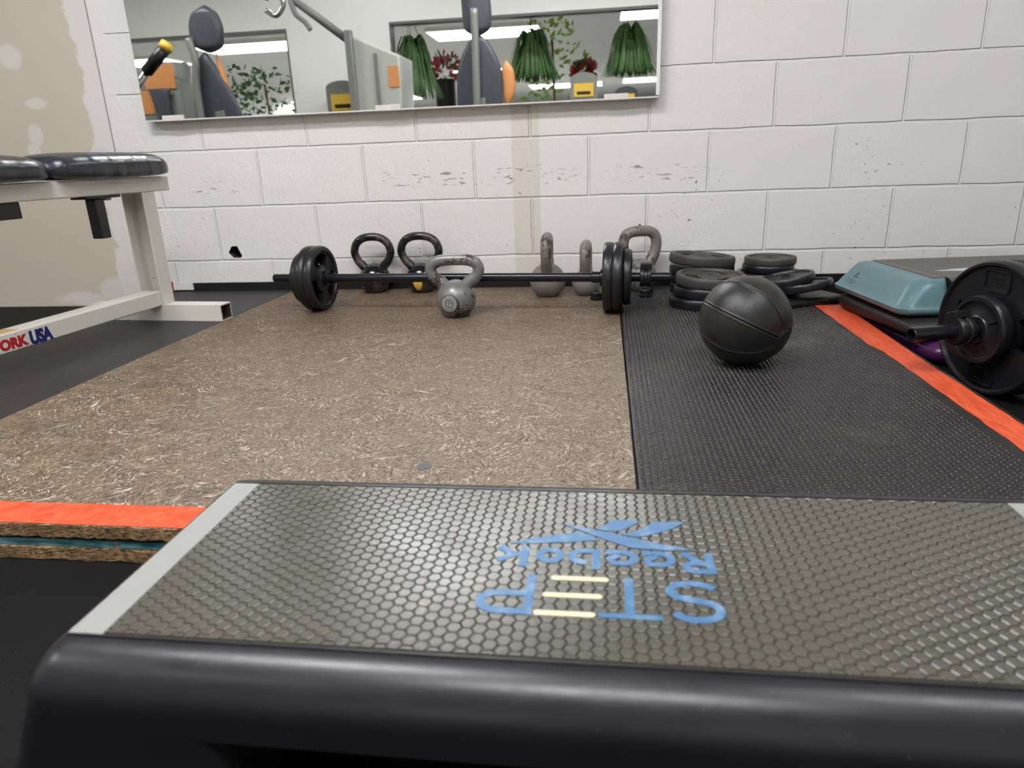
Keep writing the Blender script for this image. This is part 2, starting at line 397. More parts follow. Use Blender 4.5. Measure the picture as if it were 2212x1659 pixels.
# ================================================================== THE SETTING
ROOM_X0, ROOM_X1, PART_Y, FAR_Y, FX0, FX1 = -3.6, 5.0, -4.5, -27., -9., 8.
def wall_back():
    # block wall with a knocked-out hole low on the left
    x0, x1 = -.157, ROOM_X1
    hole = [(.247, .227), (.270, .227), (.285, .191), (.279, .182), (.249, .183), (.231, .203)]
    hole = [(x+.0, z) for x, z in hole]
    bm = bmesh.new()
    def ring(pts):
        vs = [bm.verts.new((x, 0, z)) for x, z in pts]
        return [bm.edges.new((vs[i], vs[(i+1) % len(vs)])) for i in range(len(vs))], vs
    e1, _ = ring([(x0, 0), (x1, 0), (x1, CEIL), (x0, CEIL)]); e2, hv = ring(hole)
    bmesh.ops.triangle_fill(bm, use_beauty=True, edges=e1+e2)
    for f in bm.faces: f.material_index = 0
    back = [bm.verts.new((x, .06, z)) for x, z in hole]
    for i in range(len(hole)):
        f = bm.faces.new((hv[i], hv[(i+1) % len(hole)], back[(i+1) % len(hole)], back[i])); f.material_index = 1
    f = bm.faces.new(back); f.material_index = 1
    me = bpy.data.meshes.new('wall_back'); bm.normal_update()
    for f in bm.faces:
        if f.material_index == 0 and f.normal.y > 0: f.normal_flip()
    bm.to_mesh(me); bm.free(); me.materials.append(M['block']); me.materials.append(M['dim'])
    o = bpy.data.objects.new('wall_back', me); COL.objects.link(o); struct(o)
wall_back()
struct(G().box(ROOM_X0, -.157, -.004, .03, 0, CEIL).make('wall_left', M['dry']))
struct(G().box(-.1585, -.1560, -.0045, 0, 0, CEIL).make('trim_1', M['lcrack']))
struct(G().box(FX0, FX1, FAR_Y, .1, -.05, 0).make('floor', M['floor']))
struct(G().box(ROOM_X0, ROOM_X1, PART_Y, .0, CEIL, CEIL+.05).make('ceiling', M['ceil']))
struct(G().box(ROOM_X1, ROOM_X1+.05, PART_Y, .1, 0, CEIL).make('wall_right', M['paint']))
for a in (FX0, FX1): struct(G().box(a-.05, a, FAR_Y, PART_Y-.1, 0, CEIL).make('wall_hall', M['wallg']))
for a, b in ((FX0, ROOM_X0), (ROOM_X1, FX1)): struct(G().box(a, b, PART_Y-.1, PART_Y, 0, CEIL).make('wall_hall', M['paint']))
struct(G().box(ROOM_X0-.05, ROOM_X0, PART_Y, .1, 0, CEIL).make('wall_side', M['paint']))
struct(G().box(FX0, FX1, FAR_Y, PART_Y-.1, 0, .004).make('floor_hall_bounce', M['ceilg']))  # pale slab added over the floor to bounce light onto the hall ceiling
struct(G().box(FX0, FX1, FAR_Y-.05, FAR_Y, 0, CEIL).make('wall_far', M['wallg']))
struct(G().box(FX0, FX1, FAR_Y, PART_Y, CEIL, CEIL+.05).make('ceiling_far', M['ceilg']))
# partition behind the camera with two openings
g = G(); y0, y1 = PART_Y-.1, PART_Y
ops = [(-3.1, -1.33), (-.32, 2.5)]; zs0, zs1 = .82, 1.75
g.box(ROOM_X0, ROOM_X1, y0, y1, 0, zs0); g.box(ROOM_X0, ROOM_X1, y0, y1, zs1, CEIL)
for a, b in ((ROOM_X0, ops[0][0]), (ops[0][1], ops[1][0]), (ops[1][1], ROOM_X1)): g.box(a, b, y0, y1, zs0, zs1)
struct(g.make('wall_front', M['paint']))
for i, (a, b) in enumerate(ops):
    g = G(); g.box(a, b, y0-.01, y1+.012, zs1-.022, zs1); g.box(a, a+.012, y0-.01, y1+.012, zs0, zs1-.022); g.box(b-.012, b, y0-.01, y1+.012, zs0, zs1-.022)
    struct(g.make('window_%d' % (i+1), M['dkgrey']))
# black rubber strip at the foot of the block wall
struct(G().box(-.02, ROOM_X1, -.006, 0, .0, .088).make('baseboard_back', M['dk'], bevel=.002))

def fixture(x, y, lx, ly, strength, label, z=CEIL):
    t = empty('ceiling_light', label, 'ceiling light', (x, y, z), 0, 'fluorescent ceiling lights')
    a, b = lx/2, ly/2
    g = G(); g.box(-a, a, -b, -b+.02, -.06, 0); g.box(-a, a, b-.02, b, -.06, 0); g.box(-a, -a+.02, -b+.02, b-.02, -.06, 0); g.box(a-.02, a, -b+.02, b-.02, -.06, 0)
    g.make('frame', M['white2'], t)
    G().box(-a+.021, a-.021, -b+.021, b-.021, -.052, -.03).make('diffuser', emit('lamp_%.1f_%.1f' % (x, y), (.985, .985, 1.), strength), t)
for x, y, lx, ly, k, lab in ((1.65, -2.85, 1.25, .32, 1.15, 'long fluorescent ceiling light above the black step platform'),
        (.55, -1.75, 1.25, .32, 1.35, 'long fluorescent ceiling light over the left half of the wooden platform'),
        (3.1, -1.7, 1.25, .32, .62, 'long fluorescent ceiling light over the stacked steps'),
        (-1.9, -2.6, 1.25, .32, .9, 'long fluorescent ceiling light behind the weight bench'),
        (-.4, -3.75, 1.25, .32, .18, 'added fill light on the ceiling above the cable tower, out of view')):  # last one is an added fill, brightens the partition in the mirror
    fixture(x, y, lx, ly, LAMP*k, lab)

# ================================================================== THE LIFTING PLATFORM
PT = .056                                   # height of its surface
def rect_part(name, x0, x1, yy0, yy1, z0, z1, mats, parent, rough_edge=0.):
    # board with a slightly ragged front edge
    n = 160; g = G(); ys = [yy0 + (random.uniform(-1, .3)*rough_edge) for _ in range(n+1)]
    xs = [x0+(x1-x0)*i/n for i in range(n+1)]
    v = []
    for i in range(n+1):
        j = random.uniform(-1, 0)*rough_edge*.6
        v += [(xs[i], ys[i], z0), (xs[i], ys[i]+j*.4, z1+j*.3), (xs[i], yy1, z1), (xs[i], yy1, z0)]
    f = []; mi = []
    for i in range(n):
        a = 4*i; b = a+4
        f += [(a, b, b+1, a+1), (a+1, b+1, b+2, a+2), (a+2, b+2, b+3, a+3), (a+3, b+3, b, a)]; mi += [1, 0, 1, 1]
    f += [(0, 1, 2, 3), (4*n+3, 4*n+2, 4*n+1, 4*n)]; mi += [1, 1]
    return link(name, v, f, None, parent, mats=mats, mi=mi)
plat = empty('lifting_platform', 'low lifting platform of worn chipboard sheets with orange tape along its front', 'platform', (0, 0, 0))
rect_part('bottom_board', -.12, 2.36, -1.786, -.01, .0, .0185, [M['edge'], M['edge']], plat, .004)
rect_part('middle_board', -.12, 2.36, -1.783, -.01, .019, .0365, [M['tealb'], M['tealb']], plat, .0006)
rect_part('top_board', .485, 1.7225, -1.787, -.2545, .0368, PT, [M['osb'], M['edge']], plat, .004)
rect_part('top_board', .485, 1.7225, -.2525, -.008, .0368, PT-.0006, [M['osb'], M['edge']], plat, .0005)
g = G(); n = 60
v = []; f = []
for i in range(n+1):
    x = .487+(1.72-.487)*i/n; v += [(x, -1.7865+random.uniform(-.001, .0005), PT+.0006), (x, -1.7285+random.uniform(-.001, .001), PT+.0006), (x, -1.7285, PT-.0003), (x, -1.7865, PT-.0003)]
for i in range(n): a = 4*i; f += [(a, a+4, a+5, a+1), (a+1, a+5, a+6, a+2), (a+3, a+7, a+4, a)]
link('tape', v, f, M['tape'], plat)['label'] = 'bright orange tape strip'
# grey worn screw spot near the front of the chipboard
G().lathe([(.012, PT-.002), (.012, PT+.0004), (.010, PT+.0007)], 24, Matrix.Translation((1.395, -1.577, 0))).make('screw_cover', plain('grey_putty', (92, 95, 98), .6, 0, .4, .3, 200), plat)

def mat_edge(name, x0, x1, label, mat, yy=-1.787):
    o = G().box(x0, x1, yy, -.008, .0372, PT).make(name, mat, None, bevel=.002, bseg=2)
    return tag(o, label, 'mat')
rm = mat_edge('rubber_mat', 1.7265, 2.385, 'black rubber mat with raised dots right of the chipboard, orange tape on its edge', M['mat'])
lm = mat_edge('rubber_mat', -.125, .482, 'dark pebbled rubber mat left of the chipboard, under the bench foot', M['matl'])
# raised nubs and dashes of the right mat
def nubs():
    vs = []; fs = []; px, py = .0098, .0088; z = PT
    nx = int((2.309-1.735)/px); ny = int(1.66/py); C8 = [(math.cos(2*PI*k/6), math.sin(2*PI*k/6)) for k in range(6)]
    for j in range(ny):
        y = -1.775+j*py
        for i in range(nx):
            x = 1.7345+i*px; y = -1.775+j*py+random.uniform(-.0004, .0004)
            if (i+j) % 2: rx, ry, h = .0031, .0031, .0026
            else: rx, ry, h = .0045, .0017, .0018
            x += random.uniform(-.0004, .0004); h *= random.uniform(.7, 1.2); b = len(vs)
            vs += [(x+rx*c, y+ry*s_, z) for c, s_ in C8] + [(x+rx*.62*c, y+ry*.62*s_, z+h*.85) for c, s_ in C8] + [(x, y, z+h)]
            for k in range(6):
                k2 = (k+1) % 6; fs += [(b+k, b+k2, b+6+k2, b+6+k), (b+6+k, b+6+k2, b+12)]
    o = link('surface_pattern', vs, fs, M['mat'], rm, smooth=True); o['kind'] = 'stuff'
nubs()
# orange tape down the outer edge of the right mat, with one uneven step in it
v = []; f = []; n = 90
for i in range(n+1):
    y = -1.787+1.40*i/n; xl = 2.307+.001*math.sin(i*.9)+random.uniform(-.0008, .0008)
    if y < -.86: xl += .010*min(1, (-.86-y)/.05)
    xr = 2.386-.012*min(1, max(0, (-y-.45)/.5))+random.uniform(-.0008, .0008)
    v += [(xl, y, PT+.0004), (xl, y, PT+.0016), (xr, y, PT+.0016), (xr, y, PT+.0004)]
for i in range(n): a = 4*i; f += [(a, a+1, a+5, a+4), (a+1, a+2, a+6, a+5), (a+2, a+3, a+7, a+6)]
link('tape', v, f, M['tapes'], rm)['label'] = 'bright orange tape strip'
# scraps at the foot of the wall behind the bench
g = G(); g.box(-.018, .065, -.012, -.0065, .062, .090); tag(g.make('paper_scrap', M['white2']), 'small white scrap against the wall base beside the bench post', 'scrap')
g = G(); g.box(-.038, -.023, -.012, -.002, .057, .094); tag(g.make('tape_scrap', M['tape']), 'tiny orange tape scrap at the wall base beside the bench post', 'scrap')

# ================================================================== KETTLEBELLS
def kettlebell(loc, rz, R, H, W, tr, mat, label, round_=.0, name='kettlebell', hmat=None):
    t = empty(name, label, 'kettlebell', loc, rz, 'kettlebells on the platform')
    # body: squat ball with flat base
    prof = [(R*.55, 0), (R*.60, .002)]
    cz = R*.84
    for k in range(1, 22):
        a = math.radians(-58+ (148)*k/21); prof.append((R*math.cos(a), cz+R*math.sin(a)))
    prof[-1] = (.0008, prof[-1][1])
    G().lathe(prof, 56).make('body', mat, t, smooth=True, autosm=50)
    hw = W/2-tr; zt = H-tr
    a = R*.70
    zc = cz+R*.82+(zt-cz-R*.82)*(.50-.06*round_); ex = 2/(3.1-.75*round_)
    pts = [(-a*.62, 0, cz+R*.45), (-a*.98, 0, cz+R*.84), (-(a+(hw-a)*.62), 0, cz+R*.84+(zc-cz-R*.84)*.45)]
    for k in range(13):
        th = PI-PI*k/12; cx, sx = math.cos(th), math.sin(th)
        pts.append((hw*math.copysign(abs(cx)**ex, cx), 0, zc+(zt-zc)*abs(sx)**ex))
    pts += [(-p[0], 0, p[2]) for p in pts[:3][::-1]]
    P = smooth_path(pts, 4); n = len(P)
    rad = [tr*(1+.22*max(0, 1-min(i, n-1-i)/9.)) for i in range(n)]
    G().tube(P, rad, 20).make('handle', hmat or mat, t, smooth=True)
    return t
kettlebell((.832, -.068, PT), .06, .0575, .216, .163, .0146, M['kblk'], 'black kettlebell with brown worn handle, leftmost against the wall behind the barbell', 1.)
k2 = kettlebell((1.012, -.072, PT), -.05, .0575, .216, .171, .0146, M['kblk'], 'black kettlebell with a yellow label, against the wall behind the grey one', .9)
k3 = kettlebell((1.226, -.487, PT), .02, .0605, .189, .181, .0172, M['grey'], 'chipped grey kettlebell marked 15 standing alone in front of the barbell')
k4 = kettlebell((1.483, -.178, PT), PI/2+.01, .0605, .214, .165, .0178, M['bgrey'], 'larger light grey kettlebell seen edge-on behind the barbell bar', hmat=M['lgrey'])
k5 = kettlebell((1.614, -.170, PT), PI/2-.05, .0475, .186, .140, .0175, M['bgrey'], 'smaller light grey kettlebell seen edge-on beside the right barbell plates', hmat=M['lgrey'])
k6 = kettlebell((1.797, -.100, PT), .35, .060, .222, .158, .0185, M['lgrey'], 'grey kettlebell behind the right end of the barbell')
# yellow label of the second black one
v = []; f = []; n = 14; ZR = (.013, .020, .027, .034, .041, .047); WR = (.42, .70, .86, .96, 1., 1.)
for i in range(n+1):
    for zz, hw in zip(ZR, WR):
        aa = math.radians(-90)+math.radians(-17+34*i/n)*hw; r_ = .0575*math.sqrt(1-((zz-.0483)/.0575)**2)+.0009
        v.append((r_*math.cos(aa), r_*math.sin(aa), zz))
q = len(ZR)
for i in range(n):
    for j in range(q-1): f.append((q*i+j, q*(i+1)+j, q*(i+1)+j+1, q*i+j+1))
link('label', v, f, M['patch'], k2, smooth=True)['label'] = 'yellow half-round label'
# badge of the front one
bm_ = Matrix.Translation((-.0105, -.0555, .0485)) @ Matrix.Rotation(-.19, 4, 'Z') @ Matrix.Rotation(PI/2, 4, 'X')
G().lathe([(.0275, -.010), (.0275, -.0004), (.0262, .0012)], 40, bm_).make('badge', M['dim'], k3)
b = G(); b.lathe([(.0252, -.001), (.0252, .0016), (.0243, .0022)], 40, bm_); b.make('badge_face', M['disc'], k3)['label'] = 'silver round badge with the number 15'
text('number', '15', .0180, bm_ @ Matrix.Translation((-.0098, -.0064, .0028)), M['pale'], k3, .0008, .0004, 1.)
g = G()
for k in range(14):
    a = math.radians(-30+k*240/13); q = bm_ @ Matrix.Translation((.0190*math.cos(a), .0190*math.sin(a), .0026)) @ Matrix.Rotation(a-PI/2, 4, 'Z')
    g.box(-.0013, .0013, -.0026, .0026, -.001, .0006, q)
g.make('badge_ring', M['pale'], k3)
# lug on the rear kettlebell's handle top
G().lathe([(.0045, -.01), (.0045, .006), (.003, .007)], 12, Matrix.Translation((-.002, 0, .2205))).make('weld_bump', M['lgrey'], k6)

# ================================================================== WEIGHT PLATES, BARBELLS
def plate_mesh(R, T, hub, bore, slots=3, s0=.42, s1=.76, cover=.62, phase=0., rim=.82, nt=96):
    """iron plate around local Z, centred on z=0, raised rim and hub, dished web with grip openings"""
    rs = [bore, bore+.002, hub*.92, hub, hub+(R*s0-hub)*.5, R*s0, R*(s0+s1)/2, R*s1, R*rim, R*(rim+.03), R*.965, R*.99, R]
    def half(r):
        if r <= bore+1e-6: return T*.42
        if r <= hub*.93: return T*.5
        if r <= hub+1e-6: return T*.42
        if r < R*rim-1e-6: return T*.26
        if r <= R*rim+1e-6: return T*.30
        if r < R*.96: return T*.5
        if r <= R*.966: return T*.5
        if r <= R*.991: return T*.38
        return T*.2
    hs = [half(r) for r in rs]; NR = len(rs); v = []; f = []
    for sgn in (1, -1):
        for i, r in enumerate(rs):
            for k in range(nt):
                a = 2*PI*k/nt; v.append((r*math.cos(a), r*math.sin(a), sgn*hs[i]))
    def idx(side, i, k): return side*NR*nt+i*nt+(k % nt)
    def cut(i, k):
        if slots == 0 or not (5 <= i <= 6): return False
        a = ((k+.5)/nt*slots+phase) % 1.; return a < cover
    for i in range(NR-1):
        for k in range(nt):
            if cut(i, k):
                for (a, b, c) in (((i, k), (i, k+1), (i-1, k)), ((i+1, k), (i+1, k+1), (i+1, k)), ((i, k), (i+1, k), (i, k-1)), ((i, k+1), (i+1, k+1), (i, k+1))):
                    if not cut(c[0], c[1]): f.append((idx(0, *a), idx(0, *b), idx(1, *b), idx(1, *a)))
                continue
            f.append((idx(0, i, k), idx(0, i+1, k), idx(0, i+1, k+1), idx(0, i, k+1)))
            f.append((idx(1, i, k), idx(1, i, k+1), idx(1, i+1, k+1), idx(1, i+1, k)))
    for k in range(nt):
        f.append((idx(0, NR-1, k), idx(1, NR-1, k), idx(1, NR-1, k+1), idx(0, NR-1, k+1)))
        f.append((idx(0, 0, k), idx(0, 0, k+1), idx(1, 0, k+1), idx(1, 0, k)))
    me = bpy.data.meshes.new('weight_plate'); me.from_pydata(v, [], f); me.update()
    bm = bmesh.new(); bm.from_mesh(me); bmesh.ops.recalc_face_normals(bm, faces=bm.faces)
    bmesh.ops.delete(bm, geom=[q for q in bm.verts if not q.link_faces], context='VERTS'); bm.to_mesh(me); bm.free()
    me.polygons.foreach_set('use_smooth', [True]*len(me.polygons)); sharp(me, 28)
    return me
BORE = .0145
PL = {k: plate_mesh(*a) for k, a in dict(ten=(.1045, .028, .026, BORE), five=(.084, .024, .022, BORE, 0), small=(.083, .024, .026, BORE, 0),
      tenr=(.107, .031, .028, BORE, 3, .40, .74, .55, .1), twentyfive=(.141, .036, .034, .0155, 2, .48, .72, .30, .65, .90), twentyfiveb=(.141, .036, .034, .0155, 0, .48, .72, .30, .65, .90), two=(.071, .026, .03, .0155, 0)).items()}
def plate(kind, loc, rot, label, mat='iron', group=None, name='weight_plate'):
    me = PL[kind]
    if len(me.materials) == 0: me.materials.append(M[mat])
    elif me.materials[0] != M[mat]:
        me = me.copy(); me.materials[0] = M[mat]
    o = bpy.data.objects.new(name, me); COL.objects.link(o); o.location = loc; o.rotation_euler = rot
    return tag(o, label, 'weight plate', group)
def clip(loc, rot, label, name='barbell_collar', lever=True, sc=1.):
    t = empty(name, label, 'collar', loc, 0, 'barbell collars'); t.scale = (sc, sc, sc); t.rotation_euler = rot
    prof = [(.0150, -.017), (.027, -.017), (.029, -.014), (.029, -.006), (.026, -.004), (.026, .004), (.029, .006), (.029, .014), (.027, .017), (.0150, .017)]
    n = 40; v = []; f = []
    for r, z in prof:
        for k in range(n): v.append((r*math.cos(2*PI*k/n), r*math.sin(2*PI*k/n), z))
    for i in range(len(prof)):
        j = (i+1) % len(prof)
        for k in range(n): f.append((i*n+k, i*n+(k+1) % n, j*n+(k+1) % n, j*n+k))
    fix_normals(link('ring', v, f, M['dk'], t, smooth=True, autosm=35))
    if lever:
        g = G(); g.box(-.013, .013, .026, .040, -.016, .018)
        for k in range(5): g.box(-.0125+k*.0055, -.0095+k*.0055, .040, .0415, -.016, .018)
        g.make('lever', M['dk'], t, bevel=.0015, bseg=2)
    return t
def bar_between(name, x0, x1, stops, loc, rz, label, r=.0140, hollow=True):
    t = empty(name, label, 'barbell', loc, rz)
    g = G(); n = 32
    prof = [(r*.72, x0+.03), (r*.72, x0), (r*.93, x0), (r, x0+.0015), (r, x1-.0015), (r*.93, x1), (r*.72, x1), (r*.72, x1-.03)]
    q = Matrix.Rotation(PI/2, 4, 'Y')
    g.lathe(prof, n, q, True, True); g.make('shaft', M['bar'], t, smooth=True, autosm=30)
    for s in stops:
        d = (1 if s > (x0+x1)/2 else -1)
        pr = [(r*1.0, s-d*.038), (r*1.22, s-d*.036), (r*1.22, s-d*.012), (r*1.75, s-d*.010), (r*1.75, s)]
        if d < 0: pr = pr[::-1]
        fix_normals(G().lathe(pr, n, q).make('stop_collar', M['bar'], t, smooth=True, autosm=30))
    return t
# barbell on the platform; its axis is local X
BX = math.atan2(-.067, .976); AC = Vector((1.223, -.4105, PT+.1045))
def along(s, z=None): return (AC.x+s*math.cos(BX), AC.y+s*math.sin(BX), AC.z if z is None else z)
bar_between('barbell', -.637, .650, (-.4555, .4535), tuple(AC), BX, 'black barbell lying across the wooden platform')
rotX = (0, PI/2, BX)
def rotx(spin): return (Matrix.Rotation(BX, 4, 'Z') @ Matrix.Rotation(PI/2, 4, 'Y') @ Matrix.Rotation(spin, 4, 'Z')).to_euler()
gp = 'plates on the platform barbell'
plate('ten', along(-.470), rotx(.5), 'black spoked plate, innermost on the left end of the platform barbell', group=gp)
plate('ten', along(-.4985), rotx(1.1), 'black plate, middle one on the left end of the platform barbell', group=gp)
plate('five', along(-.525, PT+.1045), rotx(0), 'smaller black plate, outermost on the left end of the platform barbell', group=gp)
clip(along(-.5545), rotx(1.2), 'black collar outside the left plates of the platform barbell')
plate('ten', along(.468), rotx(.2), 'black plate, innermost on the right end of the platform barbell', group=gp)
plate('ten', along(.4965), rotx(.9), 'black plate, middle one on the right end of the platform barbell', group=gp)
plate('small', along(.523, PT+.1045), rotx(0), 'smaller black plate, outermost on the right end of the platform barbell', group=gp)
clip(along(.577), rotx(PI*.5), 'black collar outside the right plates of the platform barbell')
clip((1.652, -.262, PT+.0138), (0, 0, -.3), 'loose black collar lying on the chipboard by the small grey kettlebell', sc=.78)
clip((1.812, -.222, PT+.0138), (0, 0, -.6), 'loose black collar lying on the rubber mat below the bar end', sc=.78)

# plates lying on the mat by the wall
gq = 'loose plates lying by the wall'; tz = .0285
z = PT
for i, (kx, ky, lab) in enumerate(((1.985, -.362, 'black plate at the bottom of the front loose stack'), (1.998, -.355, 'black plate in the middle of the front loose stack'))):
    plate('tenr', (kx, ky, z+.0155), (0, 0, i*.7), lab, 'iron', gq); z += .031
plate('tenr', (2.003, -.358, z+.0185), (.055, 0, .9), 'dusty black plate with grip openings on top of the front loose stack', 'irong', gq)
z = PT
for i, (kx, ky, lab) in enumerate(((2.010, -.130, 'black plate on the mat under the rear tilted plate'), (2.008, -.128, 'second black plate up under the rear tilted plate'), (2.004, -.130, 'third black plate up under the rear tilted plate'))):
    plate('tenr', (kx, ky, z+.0155), (0, 0, i), lab, 'iron', gq); z += .031
plate('tenr', (1.999, -.165, z+.0215), (0, .085, .3), 'dusty black plate tilted on the rear stack against the wall', 'irong', gq)
plate('tenr', (2.231, -.109, PT+.0155), (0, 0, .3), 'black plate on the mat under the two small stacked plates', 'iron', gq)
plate('tenr', (2.230, -.109, PT+.0465), (0, 0, .9), 'black plate directly under the two small stacked plates', 'iron', gq)
plate('five', (2.226, -.105, PT+.062+.0121), (0, 0, 0), 'small black plate, lower of the pair stacked near the wall', 'iron', gq)
plate('five', (2.232, -.103, PT+.062+.0363), (0, 0, .5), 'small black plate on top of the pair stacked near the wall', 'irong', gq)
MT = PT+.022
plate('five', (2.283, -.340, MT+.0300), (-.10, -.165, 0), 'small black plate leaning, rightmost in the pile by the wall', 'iron', gq)
plate('five', (2.283-.040-.0042, -.340+.032+.0025, MT+.0300+.0254-.0105), (-.10, -.165, .4), 'small black plate leaning behind the rightmost plate of the pile', 'iron', gq)
# folded black mat under the leaning plates
t = Matrix.Translation((2.259, -.320, PT)) @ Matrix.Rotation(math.radians(27), 4, 'Z')
g = G(); rings = []
L2, W2 = .125, .090
for z_, o_ in ((0, .003), (.003, 0), (.012, .0), (.019, .004), (.022, .012)):
    rings.append([t @ Vector(p) for p in rr(-L2+o_*.5, L2-o_*.5, -W2+o_, W2-o_, .012, z_)])
g.loft(rings); tag(g.make('folded_mat', M['dk'], None, smooth=True, autosm=60), 'thick folded black mat lying under the leaning small plates', 'mat')

# loaded barbell on the floor at the right
a = math.radians(16.); N = Vector((-math.cos(a), -math.sin(a), 0)); HB = Vector((2.462, -1.036, .141)); BR = math.atan2(-N.y, -N.x)
def rb(s, z=None): p = HB+N*s; return (p.x, p.y, p.z if z is None else z)
def rotb(spin=0): return (Matrix.Rotation(BR, 4, 'Z') @ Matrix.Rotation(-PI/2, 4, 'Y') @ Matrix.Rotation(spin, 4, 'Z')).to_euler()
bar_between('barbell', -1.25, .172, (-.075,), tuple(HB), math.atan2(N.y, N.x), 'black tube barbell loaded with large plates on the floor at the right', .0150)
p1 = plate('twentyfive', rb(-.018), rotb(), 'large black plate with grip openings, outer of the large pair at the right', 'iron', 'plates on the floor barbell')
plate('twentyfiveb', rb(-.056), rotb(.5), 'large black plate behind the outer large plate at the right', 'iron', 'plates on the floor barbell')
p3 = plate('two', rb(.014), rotb(.2), 'small black plate in front of the large plates at the right', 'iron', 'plates on the floor barbell')
clip(rb(.060), rotb(-PI/2+.35), 'black ridged locking collar in front of the small plate at the right')
# cast frames on the big plate face and ribs on the small one
def frame(g, cx, cy, w_, h_, z0, z1, th=.0022, rad=.008):
    o = rr(cx-w_, cx+w_, cy-h_, cy+h_, rad, z0); i = rr(cx-w_+th, cx+w_-th, cy-h_+th, cy+h_-th, rad-th*.8, z0); n = len(o)
    v = [Vector(p) for p in o]+[Vector((p[0], p[1], z1)) for p in o]+[Vector((p[0], p[1], z1)) for p in i]+[Vector((p[0], p[1], z0)) for p in i]
    f = []
    for q in range(3):
        for k in range(n): f.append((q*n+k, q*n+(k+1) % n, (q+1)*n+(k+1) % n, (q+1)*n+k))
    g.add(v, f)
for cx, cy, w_, h_, z1, th, rd in ((-.098, 0, .022, .032, .0135, .0022, .008), (.098, 0, .022, .032, .0135, .0022, .008), (-.098, .0105, .012, .012, .0118, .0012, .003)):
    g = G(); frame(g, cx, cy, w_, h_, .0085, z1, th, rd); g.make('cast_frame', M['iron'], p1)
for k in range(5): G().box(-.106+k*.0042, -.104+k*.0042, -.020, -.006, .008, .0112).make('cast_bar', M['iron'], p1)
for k in range(4): G().box(.090+k*.005, .092+k*.005, -.010, .012, .008, .0112).make('cast_bar', M['iron'], p1)
for k in range(4): G().box(.031, .0535, -.0012, .0012, .005, .0105, Matrix.Rotation(k*PI/2+.35, 4, 'Z')).make('cast_rib', M['iron'], p3)
for k in range(9): G().box(.040, .050, -.0011, .0011, .005, .0100, Matrix.Rotation(2.4+k*.085, 4, 'Z')).make('cast_bar', M['iron'], p3)

# ================================================================== MEDICINE BALL
def medicine_ball():
    R = .0985; c = Vector((1.984, -1.0, PT+R-.0008))
    t = empty('medicine_ball', 'black rubber medicine ball with seams on the dotted mat', 'ball', tuple(c))
    ax = Vector((.74, -.62, -.30)).normalized()          # towards the valve disc
    q = ax.to_track_quat('Z', 'Y').to_matrix().to_4x4()
    nu, nv = 520, 330; v = []; f = []
    def rad(th, ph):
        d = 0.
        if .26 < th < PI-.26:
            k = ((ph+.35)/(PI/4)) % 1.; k = min(k, 1-k)*(PI/4)*math.sin(th)*R
            d -= .0022*math.exp(-(k/.0013)**2) - .0009*math.exp(-((k-.0034)/.0016)**2)
        for t0 in (.26, PI-.26):
            k = abs(th-t0)*R; d -= .0022*math.exp(-(k/.0014)**2) - .0010*math.exp(-((k-.0036)/.0018)**2)
        return R+d
    for j in range(nv+1):
        th = PI*j/nv
        for i in range(nu):
            ph = 2*PI*i/nu; r = rad(th, ph); v.append(q @ Vector((r*math.sin(th)*math.cos(ph), r*math.sin(th)*math.sin(ph), r*math.cos(th))))
    for j in range(nv):
        for i in range(nu): f.append((j*nu+i, (j+1)*nu+i, (j+1)*nu+(i+1) % nu, j*nu+(i+1) % nu))
    o = link('shell', v, f, M['ball'], t, smooth=True)
medicine_ball()

# ================================================================== STEP PLATFORMS
def hexmat(parent, x0, x1, yy0, yy1, z, s=.0071):
    g_v = []; g_f = []; dx = 1.5*s; dy = math.sqrt(3)*s; gap = .0005
    link('mat_base', *(lambda g: (g.v, g.f))(G().box(x0, x1, yy0, yy1, z-.003, z)), M['hexg'], parent)
    nx = int((x1-x0)/dx)+2; ny = int((yy1-yy0)/dy)+2
    def clipped(cx, cy, R):
        out = []
        for k in range(6):
            a = k*PI/3; out.append((min(max(cx+R*math.cos(a), x0+.0004), x1-.0004), min(max(cy+R*math.sin(a), yy0+.0015), yy1-.0015)))
        return out
    for i in range(nx):
        for j in range(ny):
            cx = x0+i*dx; cy = yy0+j*dy+(dy/2 if i % 2 else 0)
            if cy-dy*.5 > yy1-.003 or cy+dy*.5 < yy0+.003 or cx-s > x1-.003: continue
            b = len(g_v); R = s-gap
            for rr_, zz in ((R, z-.0002), (R-.0002, z+.0009), (R-.0009, z+.0014)): g_v += [(x, y, zz) for x, y in clipped(cx, cy, rr_)]
            g_v.append((min(max(cx, x0+.0004), x1-.0004), min(max(cy, yy0+.0015), yy1-.0015), z+.00142))
            for q in range(2):
                for k in range(6): k2 = (k+1) % 6; g_f.append((b+q*6+k, b+q*6+k2, b+q*6+6+k2, b+q*6+6+k))
            for k in range(6): g_f.append((b+12+k, b+12+(k+1) % 6, b+18))
    return link('honeycomb_mat', g_v, g_f, M['hexm'], parent, smooth=True, autosm=24)
M['hexg'] = plain('dark_honeycomb_groove', (58, 52, 44), .5)
ST = .153
